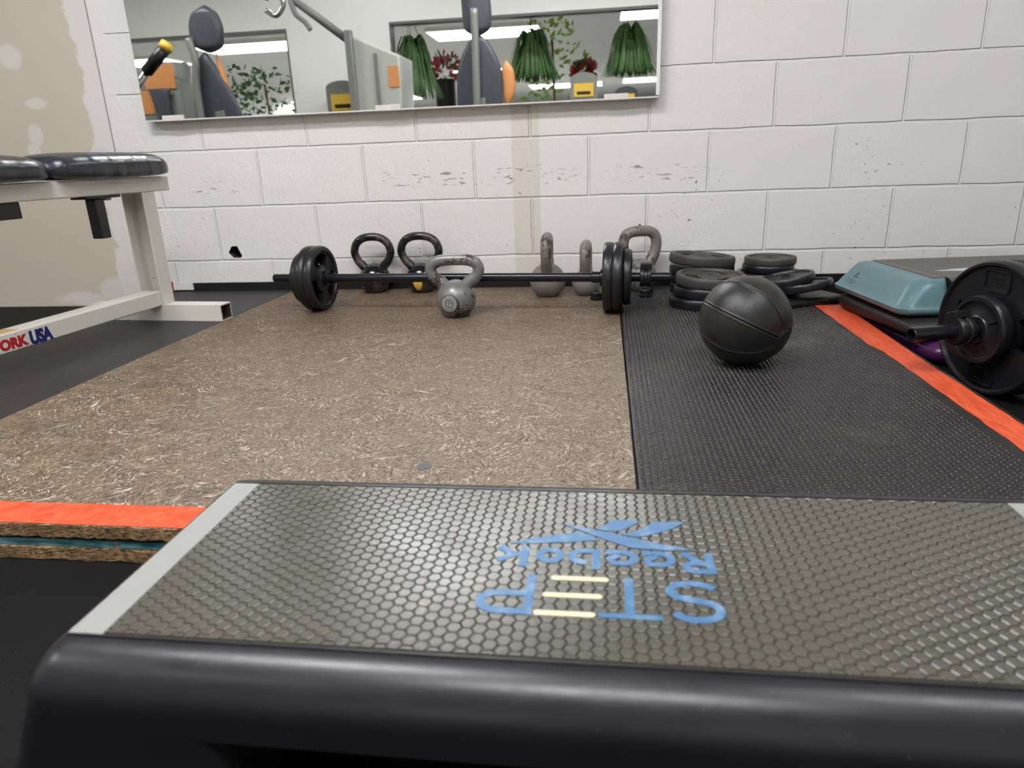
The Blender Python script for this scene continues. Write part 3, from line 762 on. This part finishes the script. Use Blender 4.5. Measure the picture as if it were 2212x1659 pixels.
def step_platform():
    t = empty('step_platform', 'long black exercise step with honeycomb top and blue lettering, in the foreground', 'exercise step', (1.68, -1.98, 0))
    t.location = (0, 0, 0)
    X0, X1, Y0, Y1 = 1.2365, 2.1235, -2.1185, -1.8415
    # deck shell: flat top, rolled long edges, flared ends
    g = G(); rings = []
    for z, ox, oy in [(.096, .032, .0375), (.093, .035, .0400), (.105, .030, .0402)] + [(ST-.040*(1-math.cos(math.radians(a))), .025*math.sin(math.radians(a))**1.4, .040*math.sin(math.radians(a))) for a in (88, 80, 72, 64, 56, 48, 40, 32, 24, 16, 8, 0)]:
        rings.append(rr(X0-ox, X1+ox, Y0-oy, Y1+.007+oy*.75, .004+.02*min(1, oy/.03), z, 6))
    g.loft(rings, False, True); g.make('deck', M['step'], t, smooth=True, autosm=50)
    # thin lip round the inlay
    g = G(); g.box(X0+.002, X1-.002, Y1-.001, Y1+.0012, ST-.001, ST+.0024); g.box(X0+.002, X1-.002, Y0-.0012, Y0+.001, ST-.001, ST+.0012)
    g.make('lip', M['step'], t)
    hexmat(t, X0+.032, X1-.032, Y0+.0015, Y1-.0012, ST+.0006)
    for a, b in ((X0+.0005, X0+.0315), (X1-.0315, X1-.0005)):
        G().box(a, b, Y0+.001, Y1-.001, ST-.002, ST+.0018).make('end_strip', M['strip'], t, bevel=.0006, bseg=2)
    # end supports, flared to the floor
    for x_in, x_out, sg in ((1.385, X0, -1), (X1-.148, X1, 1)):
        g = G(); rings = []
        for z, o in ((0, .070), (.03, .060), (.06, .0475), (.0955, .0345)):
            a, b = (x_out-o, x_in) if sg < 0 else (x_in, x_out+o)
            rings.append(rr(a, b, Y0-.0365-o*.1, Y1+.032+o*.04, .024, z))
        g.loft(rings); g.make('support', M['step'], t, smooth=True, autosm=50)
    G().box(1.39, X1-.15, Y0-.02, Y1+.01, .088, .0945).make('underside', M['dim'], t)
    # ---- lettering: reads from the far side; local x runs to -X, local y to -Y
    Z = ST+.0021
    def F(x, y): return Matrix(((-1, 0, 0, x), (0, -1, 0, y), (0, 0, 1, Z), (0, 0, 0, 1)))
    g = G(); m = F(1.7755, -2.0085); h = .0575        # S T E P
    def arc(cx, cy, rx, ry, a0, a1, n=14): return [(cx+rx*math.cos(math.radians(a0+(a1-a0)*k/n)), cy+ry*math.sin(math.radians(a0+(a1-a0)*k/n))) for k in range(n+1)]
    wd = .0078; k = wd/2
    Sp = arc(.0235, .0415, .0195, .0125, 25, 180, 12)[:-1] + smooth_pts([(.004, .0405), (.0065, .0345), (.0150, .0300), (.0300, .0265), (.0395, .0225), (.0430, .0160)]) + arc(.0235, .0160, .0195, .0122, 0, -155, 12)[1:]
    add_stroke(g, Sp, wd, -.0016, .0004, m); g.make('letter', M['blue'], t)
    g = G(); add_stroke(g, [(.0515, h-k), (.1035, h-k)], wd*.8, -.0016, .0004, m); add_stroke(g, [(.0775, 0), (.0775, h-k)], wd, -.0016, .0003, m); g.make('letter', M['blue'], t)
    for yb, x0_ in ((k*.9, .098), (h/2, .1035), (h-k*.9, .109)):
        g = G(); x1_ = x0_+.045; n = 8
        L = [(x0_, yb)]; poly = [(x0_+k*.8*math.cos(a), yb+k*.8*math.sin(a)) for a in [math.radians(90+180*q/n) for q in range(n+1)]] + [(x1_+k*.8*math.cos(a), yb+k*.8*math.sin(a)) for a in [math.radians(-90+180*q/n) for q in range(n+1)]]
        g.prism(poly, -.0016, .0005, m); g.make('inlay_bar', M['cream'], t)
    g = G(); px = .163
    add_stroke(g, [(px, 0), (px, h)], wd, -.0016, .0004, m)
    add_stroke(g, [(px, h-k), (px+.024, h-k)] + arc(px+.024, h-.0165, .0175, .0165-k, 90, -90, 12)[1:] + [(px+.024, h-.033+k), (px, h-.033+k)], wd, -.0016, .00045, m); g.make('letter', M['blue'], t)
    # wordmark in heavy rounded strokes
    m = F(1.7765, -1.9625); w2 = .0076; q = w2/2; zz = (-.0016, .0004); cap = .0335; xh = .0255
    def letter(strokes):
        g = G()
        for i, p in enumerate(strokes): add_stroke(g, p, w2, -.0016, .0004+.00003*i, m)
        g.make('letter', M['blue'], t)
    letter([[(q, 0), (q, cap)], [(q, cap-q*.8), (.016, cap-q*.8)] + arc(.0165, cap-.0095, .0095, .0095-q*.8, 90, -90, 8)[1:] + [(.0165, cap-.019+q*.8), (q, cap-.019+q*.8)], [(.013, .0155), (.0275, .001)]])
    def e_letter(x):
        letter([[(x+.031, q*.9), (x+.014, q*.9)] + arc(x+.0145, xh/2, .0105, xh/2-q*.9, -90, -270, 12)[1:] + [(x+.0235, xh-q*.9), (x+.0275, xh*.62), (x+.0175, xh*.30)]])
    e_letter(.034); e_letter(.068)
    letter([[(.1035+q, 0), (.1035+q, cap)], [(.1035+q, q*.9), (.118, q*.9)] + arc(.1195, xh/2, .0105, xh/2-q*.9, -90, 90, 10)[1:] + [(.116, xh-q*.9)]])
    letter([arc(.1505, xh/2, .0098, xh/2-q*.9, 0, 361, 22)])
    letter([[(.171+q, 0), (.171+q, cap)], [(.178, .012), (.187, xh*.55), (.199, xh-.001)], [(.184, .015), (.1995, .0005)]])
    # crossing-vector mark
    m = F(1.7765, -1.9565)
    for poly in ([(.1074, -.0314), (.1006, -.0397), (.0896, -.0515), (.0753, -.0517), (.0627, -.0506), (.0769, -.0356), (.0905, -.0281)],
                 [(.0839, -.0231), (.0716, -.0282), (.060, -.0378), (.0503, -.0498), (.0344, -.0510), (.0185, -.0518), (.031, -.0386), (.0473, -.0276), (.0675, -.0192)],
                 [(.1438, -.0416), (.1096, -.0302), (.0872, -.0229), (.0519, -.009), (.0137, .0012), (.0453, .0033), (.0738, .0013), (.0929, -.0087), (.1095, -.0192), (.1266, -.0302)],
                 [(.1917, .0004), (.1704, -.0099), (.1486, -.0178), (.1253, -.0250), (.115, -.0192), (.1039, -.0115), (.1312, -.0057), (.164, -.0014)]):
        g = G(); pp = list(poly)
        area = sum(pp[i][0]*pp[(i+1) % len(pp)][1]-pp[(i+1) % len(pp)][0]*pp[i][1] for i in range(len(pp)))
        if area < 0: pp = pp[::-1]
        g.prism(pp, -.0016, .0005, m); g.make('vector_mark', M['blue'], t)
def smooth_pts(p): return [(v.x, v.y) for v in smooth_path([(a, b, 0) for a, b in p], 3)]
step_platform()

# the ribbed deck with a teal end, and the loose risers beneath it
TU = Matrix.Translation((2.404, -.405, 0)) @ Matrix.Rotation(math.radians(6.5), 4, 'Z')
def tpts(r, m): return [m @ Vector(p) for p in r]
def ribbed_step():
    t = empty('ribbed_step', 'grey ribbed exercise step with a teal plastic end, back right by the wall', 'exercise step', (0, 0, 0))
    g = G(); rings = []
    top = .193; W = .345
    for z, o, oy, rd in ((.112, .050, .030, .03), (.118, .056, .034, .034), (.127, .057, .034, .034), (.1295, .0535, .031, .034), (.132, .050, .029, .034), (.145, .041, .025, .036), (.158, .031, .020, .038),
                     (.172, .020, .014, .038), (.183, .011, .007, .036), (.190, .003, -.002, .03), (top-.0012, -.008, -.012, .02), (top-.0006, -.03, -.04, .01)):
        rings.append(tpts(rr(-o, .075, -W-oy, oy*.6, rd, z, 6), TU))
    g.loft(rings); e = g.make('end_cap', M['teal'], t, smooth=True, autosm=60); e['label'] = 'teal plastic end'
    # small raised mark and lettering on the sloping face
    sl = math.atan2(.051, .039)
    mk = TU @ Matrix(((0, math.cos(sl), -math.sin(sl), -.0475), (-1, 0, 0, -.045), (0, math.sin(sl), math.cos(sl), .1362), (0, 0, 0, 1)))
    text('embossed_word', 'STEP', .020, mk @ Matrix.Translation((.0, .004, -.0002)), M['tealdk'], t, .0006, .0, 1.15)
    g = G()
    for poly in ([(.012, .030), (.040, .044), (.043, .043), (.020, .029)], [(.030, .030), (.043, .030), (.044, .032), (.034, .036)], [(.020, .040), (.030, .046), (.034, .046), (.026, .039)]):
        g2 = G(); g2.prism(poly, -.0008, .0006, mk @ Matrix.Translation((0, -.004, 0))); g2.make('embossed_mark', M['tealdk'], t)
    # deck: ridged profile extruded along x
    prof = []; n = 26
    prof.append((.022, .112))
    for k in range(8): a = math.radians(180-90*(k/7.)); prof.append((.020-.024*(1+math.cos(a))*1. , .165+.028*math.sin(a)-.0))
    ys = np.linspace(-.01, -.325, 64)
    for i, y in enumerate(ys): prof.append((y, .1945-(.0012 if i % 4 == 0 else 0)))
    for k in range(40):
        a = math.radians(90*k/39.); prof.append((-.325-.034*math.sin(a), .1945-.034*(1-math.cos(a))-(0) + (0 if k % 2 else 0)+.0))
        y, z = prof[-1]; d = .0011 if k % 2 else 0; prof[-1] = (y+d*math.sin(a), z-d*math.cos(a))
    for k in range(22): prof.append((-.359+(.0013 if k % 2 else 0), .1605-k*.0022))
    prof.append((-.30, .112))
    x0, x1 = .0755, 1.02; v = []; f = []; m_ = len(prof)
    for x in (x0, x1): v += [TU @ Vector((x, y, z)) for y, z in prof]
    for i in range(m_-1): f.append((i, i+1, m_+i+1, m_+i))
    f.append((m_-1, 0, m_, 2*m_-1)); f.append(tuple(range(m_))[::-1]); f.append(tuple(range(m_, 2*m_)))
    mi = [0 if (v[i].z > .188) else 1 for i in range(m_-1)] + [1, 1, 1]
    fix_normals(link('ribbed_deck', v, f, None, t, mats=[M['ribtop'], M['blackr']], mi=mi))
    G().box(.042, .0753, -.322, -.012, .1905, .1943, TU).make('mat_edge', M['ribtop'], t, bevel=.001)
    # printed pale arrow
    pts = [(.100, -.225), (.24, -.190), (.30, -.235), (.24, -.285), (.235, -.262)]
    v = [TU @ Vector((x, y, .1949)) for x, y in pts]+[TU @ Vector((x, y, .1935)) for x, y in pts]; n = len(pts)
    fix_normals(link('printed_arrow', v, [tuple(range(n))[::-1], tuple(range(n, 2*n))]+[(i, (i+1) % n, n+(i+1) % n, n+i) for i in range(n)], M['pale'], t))
    g = G(); g.loft([tpts(rr(-.030, .07, -W-.010, .0, .03, z), TU) for z in (.105, .1135)]); g.make('rubber_foot', M['maroon'], t)['label'] = 'maroon rubber foot'
M['tealdk'] = plain('teal_emboss', (58, 98, 108), .5, 0, .3, .1)
ribbed_step()
def riser(name, x0, x1, yy0, yy1, z0, z1, mat, label, rz=0., b=.3):
    m = TU @ Matrix.Rotation(math.radians(rz), 4, 'Z'); g = G(); h = z1-z0; rings = []
    for k in range(9):
        a = math.radians(-78+156*k/8); o = (1-math.cos(a))*h*.62
        if k == 3: o += .0006
        rings.append(tpts(rr(x0+o, x1-o, yy0+o, yy1-o, .05, z0+h*(.5+.5*math.sin(a)/math.sin(math.radians(78))), 8), m))
    g.loft(rings); return tag(g.make(name, mat, None, smooth=True, autosm=50), label, 'step riser')
riser('step_riser', -.006, .400, -.458, .010, .0, .0570, M['purple'], 'purple plastic riser at the bottom of the stack beside the orange tape', .8)
riser('step_riser', -.052, .38, -.420, .012, .0575, .1045, M['blackr'], 'dark riser between the purple one and the teal-ended step', 1.0)

# ================================================================== WEIGHT BENCH
def bench():
    t = empty('weight_bench', 'white steel weight bench with black padded top at the left', 'bench', (.28, -.497, 0), math.radians(-4.4))
    def part(name, box, mat, bev=.004):
        return G().box(*box).make(name, mat, t, bevel=bev, bseg=3)
    part('upper_rail', (-.062, 0, -1.02, .106, .4535, .498), M['white'])
    g = G(); poly = [(.004, -.030), (.004, .024), (-.072, .024), (-.072, -.030), (-.067, -.030), (-.067, .019), (-.001, .019), (-.001, -.030)]
    g.prism(poly, .108, .4533); fix_normals(g.make('post', M['white'], t, bevel=.0012, bseg=2))
    part('post', (-.072, .004, -1.02, -.966, .108, .4533), M['white'])
    part('lower_rail', (-.058, .002, -1.12, -.0305, .105, .1525), M['white'])
    def foot(y0, y1):
        g = G(); x0, x1, z0, z1, th = -.27, .207, PT+.0005, .1078, .004
        o = [(y0, z0), (y1, z0), (y1, z1), (y0, z1)]; i = [(y0+th, z0+th), (y1-th, z0+th), (y1-th, z1-th), (y0+th, z1-th)]
        v = [(x, a, b) for x in (x0, x1) for a, b in o+i]; f = []
        for k in range(4):
            k2 = (k+1) % 4
            f += [(k, k2, 8+k2, 8+k), (4+k2, 4+k, 12+k, 12+k2), (k2, k, 4+k, 4+k2), (8+k, 8+k2, 12+k2, 12+k)]
        o_ = fix_normals(link('foot', v, f, None, t, mats=[M['white'], M['inner']], mi=[0, 1, 0, 0]*4)); return o_
    foot(-.034, .022); foot(-1.10, -1.045)
    def pad(y0, y1, x0, x1, z0, h, lean=0.):
        rings = []; n = 40; ny = 26
        for j in range(ny+1):
            u = -1+2*j/ny; e = (1-abs(u)**5.)**(1/3.2) if abs(u) < 1 else 0.
            e = max(e, .02); yc = (y0+y1)/2+u*(y1-y0)/2; r = []
            wv = .0015*math.sin(j*1.7)
            for k in range(n):
                a = 2*PI*k/n; ca, sa = math.cos(a), math.sin(a)
                cx = math.copysign(abs(ca)**.62, ca); cz = math.copysign(abs(sa)**(.75 if sa > 0 else .28), sa)
                wx = (x1-x0)/2*(.55+.45*e); zc = z0+h*.36
                zz = zc+(h*.64*e*cz if sa > 0 else h*.36*cz*(.35+.65*e))
                r.append(((x0+x1)/2+cx*wx+wv*abs(ca), yc, zz))
            rings.append(r)
        g = G(); g.loft(rings); o = g.make('pad', M['leather'], t, smooth=True); fix_normals(o); return o
    pad(-.350, .098, -.155, .040, .4985, .073)
    pad(-1.06, -.3515, -.155, .040, .4985, .069)
    # black adjustment bars under the rail
    G().box(-.045, -.012, -.205, -.168, .335, .4445).make('hanging_bar', M['dk'], t, bevel=.003)
    part('bracket', (-.058, -.004, -.240, -.110, .4455, .4533), M['dk'], .002)
    part('bolt', (-.040, -.020, -.150, -.130, .438, .4455), M['mlight'], .002)
    part('cross_bar', (-.048, -.010, -1.00, -.448, .413, .4533), M['dk'], .003)
    # logo decal on the lower rail
    m = Matrix(((0, 0, 1, .0021), (1, 0, 0, -.633), (0, 1, 0, .1125), (0, 0, 0, 1)))
    def word(wd, mat, y, z, size, sx, sp, off):
        mm_ = Matrix(((0, 0, 1, .0022), (1, 0, 0, y), (0, 1, 0, z), (0, 0, 0, 1)))
        return text('decal', wd, size, mm_, mat, t, .0002, off, sx, sp)
    word('YORK', M['red'], -.633, .1135, .0350, 1.02, 1.0, .0022)['label'] = 'red letters YORK'
    word('USA', M['navy'], -.5265, .1090, .0455, .82, .92, .0030)['label'] = 'dark blue letters USA'
    # tape remnant on the rail top
    G().box(-.05, -.004, -.66, -.545, .1526, .1532).make('tape_remnant', plain('tan_tape', (196, 158, 104), .5), t)
bench()

# ================================================================== WALL MIRROR
def mirror():
    t = empty('wall_mirror', 'wide wall mirror mounted on the white block wall', 'mirror', (0, 0, 0))
    G().box(.016, 1.8505, -.0400, -.0350, .6895, 1.62).make('glass', M['mirror'], t)
    G().box(.018, 1.8485, -.0348, -.0005, .6915, 1.618).make('backing', M['dkgrey'], t)
    G().box(.016, 1.8505, -.0435, -.0005, .6845, .6892).make('bottom_channel', M['white2'], t, bevel=.001)
    for a, b in ((.085, .165), (.885, .975), (1.672, 1.752)):
        G().box(a, b, -.0470, -.0405, .6835, .7030).make('clip', M['white2'], t, bevel=.0015)
    G().box(1.842, 1.8535, -.0410, -.0340, .693, 1.62).make('edge_strip', M['paint'], t)
mirror()

# ================================================================== THE GYM BEHIND THE CAMERA (seen in the mirror)
def padded(name, pts_w, mat, parent, th=.07):      # pts: (x, y, z, halfwidth)
    P = smooth_path([(p[0], p[3], p[2]) for p in pts_w], 5); y = pts_w[0][1]; n = len(P); rings = []
    for i, p in enumerate(P):
        e = min(1., math.sqrt(min(i, n-1-i)/4.+.05)); hw = max(.004, p.y*(e if pts_w[0 if i < n/2 else -1][3] < .09 else 1))
        rings.append([(p.x+hw*math.copysign(abs(math.cos(a))**.7, math.cos(a)), y+th/2*e*math.sin(a), p.z) for a in [2*PI*k/24 for k in range(24)]])
    g = G(); g.loft(rings); o = g.make(name, mat, parent, smooth=True, autosm=60); return fix_normals(o)
def seat_machine(label, x, head, shell, spine, sides):
    t = empty('exercise_machine', label, 'exercise machine', (0, 0, 0))
    padded('head_rest', head, M['pad'], t, .13)
    padded('back_rest', shell, M['pad'], t, .08)
    g = G(); g.tube(smooth_path(spine, 5), .030, 12); g.make('spine', M['mgrey'], t, smooth=True)
    g = G(); g.box(x-.25, x+.25, -3.75, -3.15, 0, .07); g.make('base', M['mgrey'], t, bevel=.01)
    g = G(); g.box(x-.05, x+.05, -3.50, -3.38, .07, .98); g.make('column', M['mgrey'], t, bevel=.01)
    g = G(); g.box(x-.19, x+.19, -3.85, -3.46, .42, .50); g.make('seat', M['pad'], t, bevel=.02)
    for s in sides: padded('side_pad', s, M['orange'], t, .06)
    return t
seat_machine('exercise machine with dark head rest and narrow back shell, left part of the mirror', -1.52, [(-1.53, -3.42, 1.42, .06), (-1.545, -3.42, 1.48, .13), (-1.545, -3.42, 1.60, .145), (-1.54, -3.42, 1.70, .11), (-1.52, -3.42, 1.765, .03)],
    [(-1.55, -3.42, .75, .20), (-1.55, -3.42, .97, .205), (-1.58, -3.42, 1.15, .16), (-1.605, -3.42, 1.30, .10), (-1.59, -3.42, 1.42, .05)],
    [(-1.66, -3.33, .80), (-1.66, -3.33, 1.0), (-1.655, -3.33, 1.20), (-1.63, -3.33, 1.35), (-1.66, -3.33, 1.52)], [[(-1.40, -3.44, .90, .03), (-1.45, -3.44, 1.15, .025), (-1.50, -3.44, 1.42, .02)]])
seat_machine('exercise machine with tall dark back shell and pale spine, in the middle of the mirror', .69, [(.685, -3.42, 1.42, .05), (.69, -3.42, 1.48, .105), (.69, -3.42, 1.62, .115), (.68, -3.42, 1.78, .10), (.68, -3.42, 1.88, .05)],
    [(.68, -3.42, .70, .17), (.685, -3.42, .95, .185), (.69, -3.42, 1.15, .18), (.69, -3.42, 1.27, .145), (.69, -3.42, 1.37, .085), (.69, -3.42, 1.43, .05)],
    [(.67, -3.34, .72), (.675, -3.34, 1.0), (.68, -3.34, 1.3), (.685, -3.34, 1.6)], [[(.90, -3.46, .90, .03), (.915, -3.46, 1.02, .05), (.91, -3.46, 1.16, .05), (.90, -3.46, 1.24, .02)]])
def console(label, x, y, z0, z1, hw, face=True, col='mgrey'):
    t = empty('machine_console', label, 'exercise machine', (0, 0, 0))
    g = G(); pts = [(x-hw, 0.0)]; n = 10
    poly = [(-hw, 0), (hw, 0), (hw, z1-.06)] + [(hw*math.cos(a), z1-.06+.06*math.sin(a)) for a in [PI*k/n for k in range(1, n)]] + [(-hw, z1-.06)]
    q = Matrix(((1, 0, 0, x), (0, 0, -1, y), (0, 1, 0, 0), (0, 0, 0, 1)))
    g.prism(poly, 0, .22, q); fix_normals(g.make('housing', M[col], t))
    G().box(x-hw*.72, x+hw*.72, y+.0005, y+.008, z0, z0+(z1-z0)*.55).make('placard', M['sign'], t)
    G().box(x-hw*.5, x+hw*.5, y+.0085, y+.012, z0+(z1-z0)*.1, z0+(z1-z0)*.22).make('dark_panel', M['dk'], t)
    return t
console('low grey machine with a yellow placard, left of the cable tower in the mirror', -.72, -4.15, .98, 1.24, .15)
console('low grey machine with a yellow placard, right of the middle machine in the mirror', 1.49, -4.15, 1.00, 1.20, .12)
console('small dark rounded machine at the right end of the mirror', 1.86, -4.15, .93, 1.07, .10, col='pad')
# machine at the far left: grey housing, yellow labels, chrome handle with yellow tip
t = empty('exercise_machine', 'grey exercise machine with orange-yellow labels and a chrome handle, left end of the mirror', 'exercise machine', (0, 0, 0))
G().box(-2.62, -2.05, -4.10, -3.72, 0, 1.30).make('housing', M['mgrey'], t, bevel=.05)
G().lathe([(.15, 0), (.15, .2), (.13, .23)], 24, Matrix.Translation((-2.20, -3.93, 1.20))).make('cap', M['mgrey'], t, smooth=True, autosm=40)
G().box(-2.36, -2.07, -3.7195, -3.712, 1.20, 1.40).make('placard', M['orange'], t); G().box(-2.44, -2.31, -3.7195, -3.712, 1.0, 1.19).make('placard', M['orange'], t)
padded('dark_pad', [(-2.19, -3.68, .8, .07), (-2.21, -3.68, 1.1, .08), (-2.21, -3.68, 1.20, .11)], M['pad'], t, .06)
g = G(); g.tube([(-2.12, -3.0, .98), (-1.86, -3.0, 1.25)], .028, 14); g.make('handle_bar', M['silver'], t, smooth=True)
g = G(); g.tube([(-1.86, -3.0, 1.25), (-1.68, -3.0, 1.40)], .045, 14); g.make('grip', M['dk'], t, smooth=True)
g = G(); g.tube([(-1.68, -3.0, 1.40), (-1.645, -3.0, 1.435)], .05, 14); g.make('yellow_tip', M['sign'], t, smooth=True)
g = G(); g.tube([(-2.12, -3.0, .98), (-2.3, -3.4, .8), (-2.3, -3.72, .75)], .03, 12); g.make('arm', M['silver'], t, smooth=True)
# cable tower
t = empty('cable_tower', 'pale grey cable tower with a slanted top and an angled boom', 'exercise machine', (0, 0, 0))
q = Matrix(((0, 1, 0, 0), (1, 0, 0, 0), (0, 0, 1, 0), (0, 0, 0, 1)))
v = [(-.40, -3.55, 0), (-.02, -3.55, 0), (-.02, -3.95, 0), (-.40, -3.95, 0), (-.37, -3.55, 1.50), (.02, -3.55, 1.34), (.02, -3.95, 1.34), (-.37, -3.95, 1.50)]
fix_normals(link('housing', v, [(0, 1, 2, 3), (4, 7, 6, 5), (0, 4, 5, 1), (1, 5, 6, 2), (2, 6, 7, 3), (3, 7, 4, 0)], M['mlight'], t, bevel=.02))
g = G(); g.box(-.42, -.36, -3.56, -3.50, 0, 1.54); g.make('upright', M['mgrey'], t, bevel=.008)
g = G(); g.box(-.20, -.17, -3.549, -3.535, .2, 1.36); g.make('rib', M['mgrey'], t)
G().box(-.09, .0, -3.549, -3.543, 1.10, 1.26).make('label', M['orange'], t)
g = G(); g.tube([(-.38, -3.58, 1.45), (-.95, -3.40, 1.90)], .032, 12); g.make('boom', M['mgrey'], t, smooth=True)
g = G(); g.tube(smooth_path([(-.90, -3.42, 1.83), (-.86, -3.42, 1.74), (-.93, -3.42, 1.66), (-1.01, -3.42, 1.70)], 6), .022, 10); g.make('hook_handle', M['silver'], t, smooth=True)
g = G(); g.tube(smooth_path([(-.80, -3.42, 1.76), (-.77, -3.42, 1.66), (-.70, -3.42, 1.60), (-.66, -3.42, 1.54)], 6), .020, 10); g.make('lever', M['mgrey'], t, smooth=True)
g = G(); g.tube([(-1.14, -3.42, 1.86), (-.98, -3.42, 1.80)], .035, 12); g.make('grip', M['dk'], t, smooth=True)

def fern(x, y, z, R, label, mat='fern', n=90, hang=True, drop=.55):
    t = empty('hanging_fern' if hang else 'potted_plant', label, 'plant', (x, y, z))
    G().lathe([(.04, -.13), (.09, -.10), (.12, -.02), (.125, 0)], 20).make('pot', M['dk'], t, smooth=True, autosm=40)
    vs = []; fs = []; rnd = random.Random(int(x*100)+7)
    for i in range(n):
        a = rnd.uniform(0, 2*PI); L = R*rnd.uniform(.6, 1.1); up = rnd.uniform(.05, 1.25)*R; wd = .016
        d = Vector((math.cos(a), math.sin(a), 0)); s_ = Vector((-d.y, d.x, 0)); m = 7; b = len(vs)
        for k in range(m+1):
            u = k/m; p = d*(L*u)+Vector((0, 0, up*math.sin(PI*min(1, u*1.1))*.9-drop*R*2*u*u*.6))
            w_ = wd*(1-u)**.5*(1 if k % 2 else 1.9)
            vs += [p-s_*w_+Vector((0, 0, -.006)), p+Vector((0, 0, .004)), p+s_*w_+Vector((0, 0, -.006))]
        for k in range(m):
            q = b+3*k; fs += [(q, q+1, q+4, q+3), (q+1, q+2, q+5, q+4)]
    link('fronds', vs, fs, M[mat], t)
    if hang:
        g = G()
        for k in range(3):
            a = 2*PI*k/3; g.tube([(.12*math.cos(a), .12*math.sin(a), 0), (0, 0, .45)], .003, 6)
        g.tube([(0, 0, .45), (0, 0, CEIL-z)], .003, 6); g.make('hanger', M['dk'], t)
    return t
fern(-.24, -5.0, 1.48, .27, 'tall green fern hanging just right of the cable tower', drop=1.1, n=150)
fern(.95, -5.2, 1.46, .27, 'green hanging fern in the middle of the right opening', drop=.62, n=200)
fern(1.92, -5.2, 1.46, .27, 'green hanging fern at the right end of the mirror', drop=.62, n=200)
def shrub(x, y, h, r, label, mat='fern', n=260):
    t = empty('potted_shrub', label, 'plant', (x, y, 0)); rnd = random.Random(int(x*37)+3)
    G().lathe([(.12, 0), (.16, .28), (.17, .30)], 20).make('pot', M['dk'], t, smooth=True, autosm=40)
    g = G(); g.tube([(0, 0, .28), (.02, 0, h*.55), (0, .02, h*.9)], .015, 8); g.make('stem', M['edge'], t)
    vs = []; fs = []
    for i in range(n):
        a = rnd.uniform(0, 2*PI); u = rnd.random(); rr_ = r*math.sqrt(rnd.random())*(.5+.7*math.sin(PI*u)); p = Vector((rr_*math.cos(a), rr_*math.sin(a), .45*h+u*h*.55))
        d = Vector((rnd.uniform(-1, 1), rnd.uniform(-1, 1), rnd.uniform(-.6, .8))).normalized(); s_ = d.orthogonal().normalized(); l = rnd.uniform(.06, .12)
        b = len(vs); vs += [p, p+d*l*.5+s_*l*.28, p+d*l, p+d*l*.5-s_*l*.28]; fs.append((b, b+1, b+2, b+3))
    link('foliage', vs, fs, M[mat], t); return t
shrub(-3.7, -7.7, 1.9, .45, 'leafy green shrub in the left opening, beside the first machine')
shrub(-2.7, -6.8, 1.7, .42, 'leafy green shrub right of centre in the left opening')
shrub(1.05, -6.6, 2.05, .38, 'bright lime green plant behind the middle hanging fern', 'fernl', 200)
shrub(2.75, -7.0, 2.05, .36, 'bright lime green plant behind the right hanging fern', 'fernl', 200)
def flowers(x, y, z, label, r=.13):
    t = empty('flower_pot', label, 'plant', (x, y, 0)); rnd = random.Random(int(x*91)+5)
    G().lathe([(.10, 0), (.12, z-.22), (.13, z-.2)], 20).make('stand', M['dk'], t, smooth=True, autosm=40)
    vs = []; fs = []
    for i in range(120):
        d = Vector((rnd.uniform(-1, 1), rnd.uniform(-1, 1), rnd.uniform(-.3, 1))).normalized(); p = Vector((0, 0, z-.12))+d*r*rnd.uniform(.3, 1.); s_ = d.orthogonal().normalized(); l = .08
        b = len(vs); vs += [p, p+d*l*.5+s_*l*.4, p+d*l, p+d*l*.5-s_*l*.4]; fs.append((b, b+1, b+2, b+3))
    k = int(len(fs)*.55); o = link('blossoms', vs[:4*k], fs[:k], M['redf'], t)
    link('leaves', vs[4*k:], [tuple(i-4*k for i in q) for q in fs[k:]], M['fern'], t); return t
flowers(-.17, -6.1, 1.60, 'red flowers in a dark stand, left of the middle machine in the mirror', .19)
flowers(1.44, -6.0, 1.53, 'small red flowers above the right yellow placard', .10)
# fixtures of the hall beyond
for x, y, lx, ly, lab in ((-.35, -10.5, 1.9, 1.0, 'nearest ceiling light of the hall beyond, middle'), (-4.6, -10.5, 1.9, 1.0, 'nearest ceiling light of the hall beyond, left'), (-7.2, -11.5, 1.2, 1.0, 'ceiling light at the far left of the hall beyond'),
        (2.5, -9.6, 1.2, .9, 'nearest ceiling light of the hall beyond, right'), (-4.9, -16., 1.9, 1.2, 'middle row ceiling light of the hall beyond, left'), (.5, -20.5, 2.2, 1.3, 'far row ceiling light of the hall beyond, middle'),
        (-1.2, -16., 1.6, 1.2, 'middle row ceiling light of the hall beyond, middle'), (3.2, -20., 2.0, 1.3, 'far row ceiling light of the hall beyond, right'), (-5.5, -22., 2.0, 1.3, 'far row ceiling light of the hall beyond, left'), (-8.0, -22., 1.6, 1.3, 'far row ceiling light of the hall beyond, far left')):
    fixture(x, y, lx, ly, LAMP_FAR, lab)
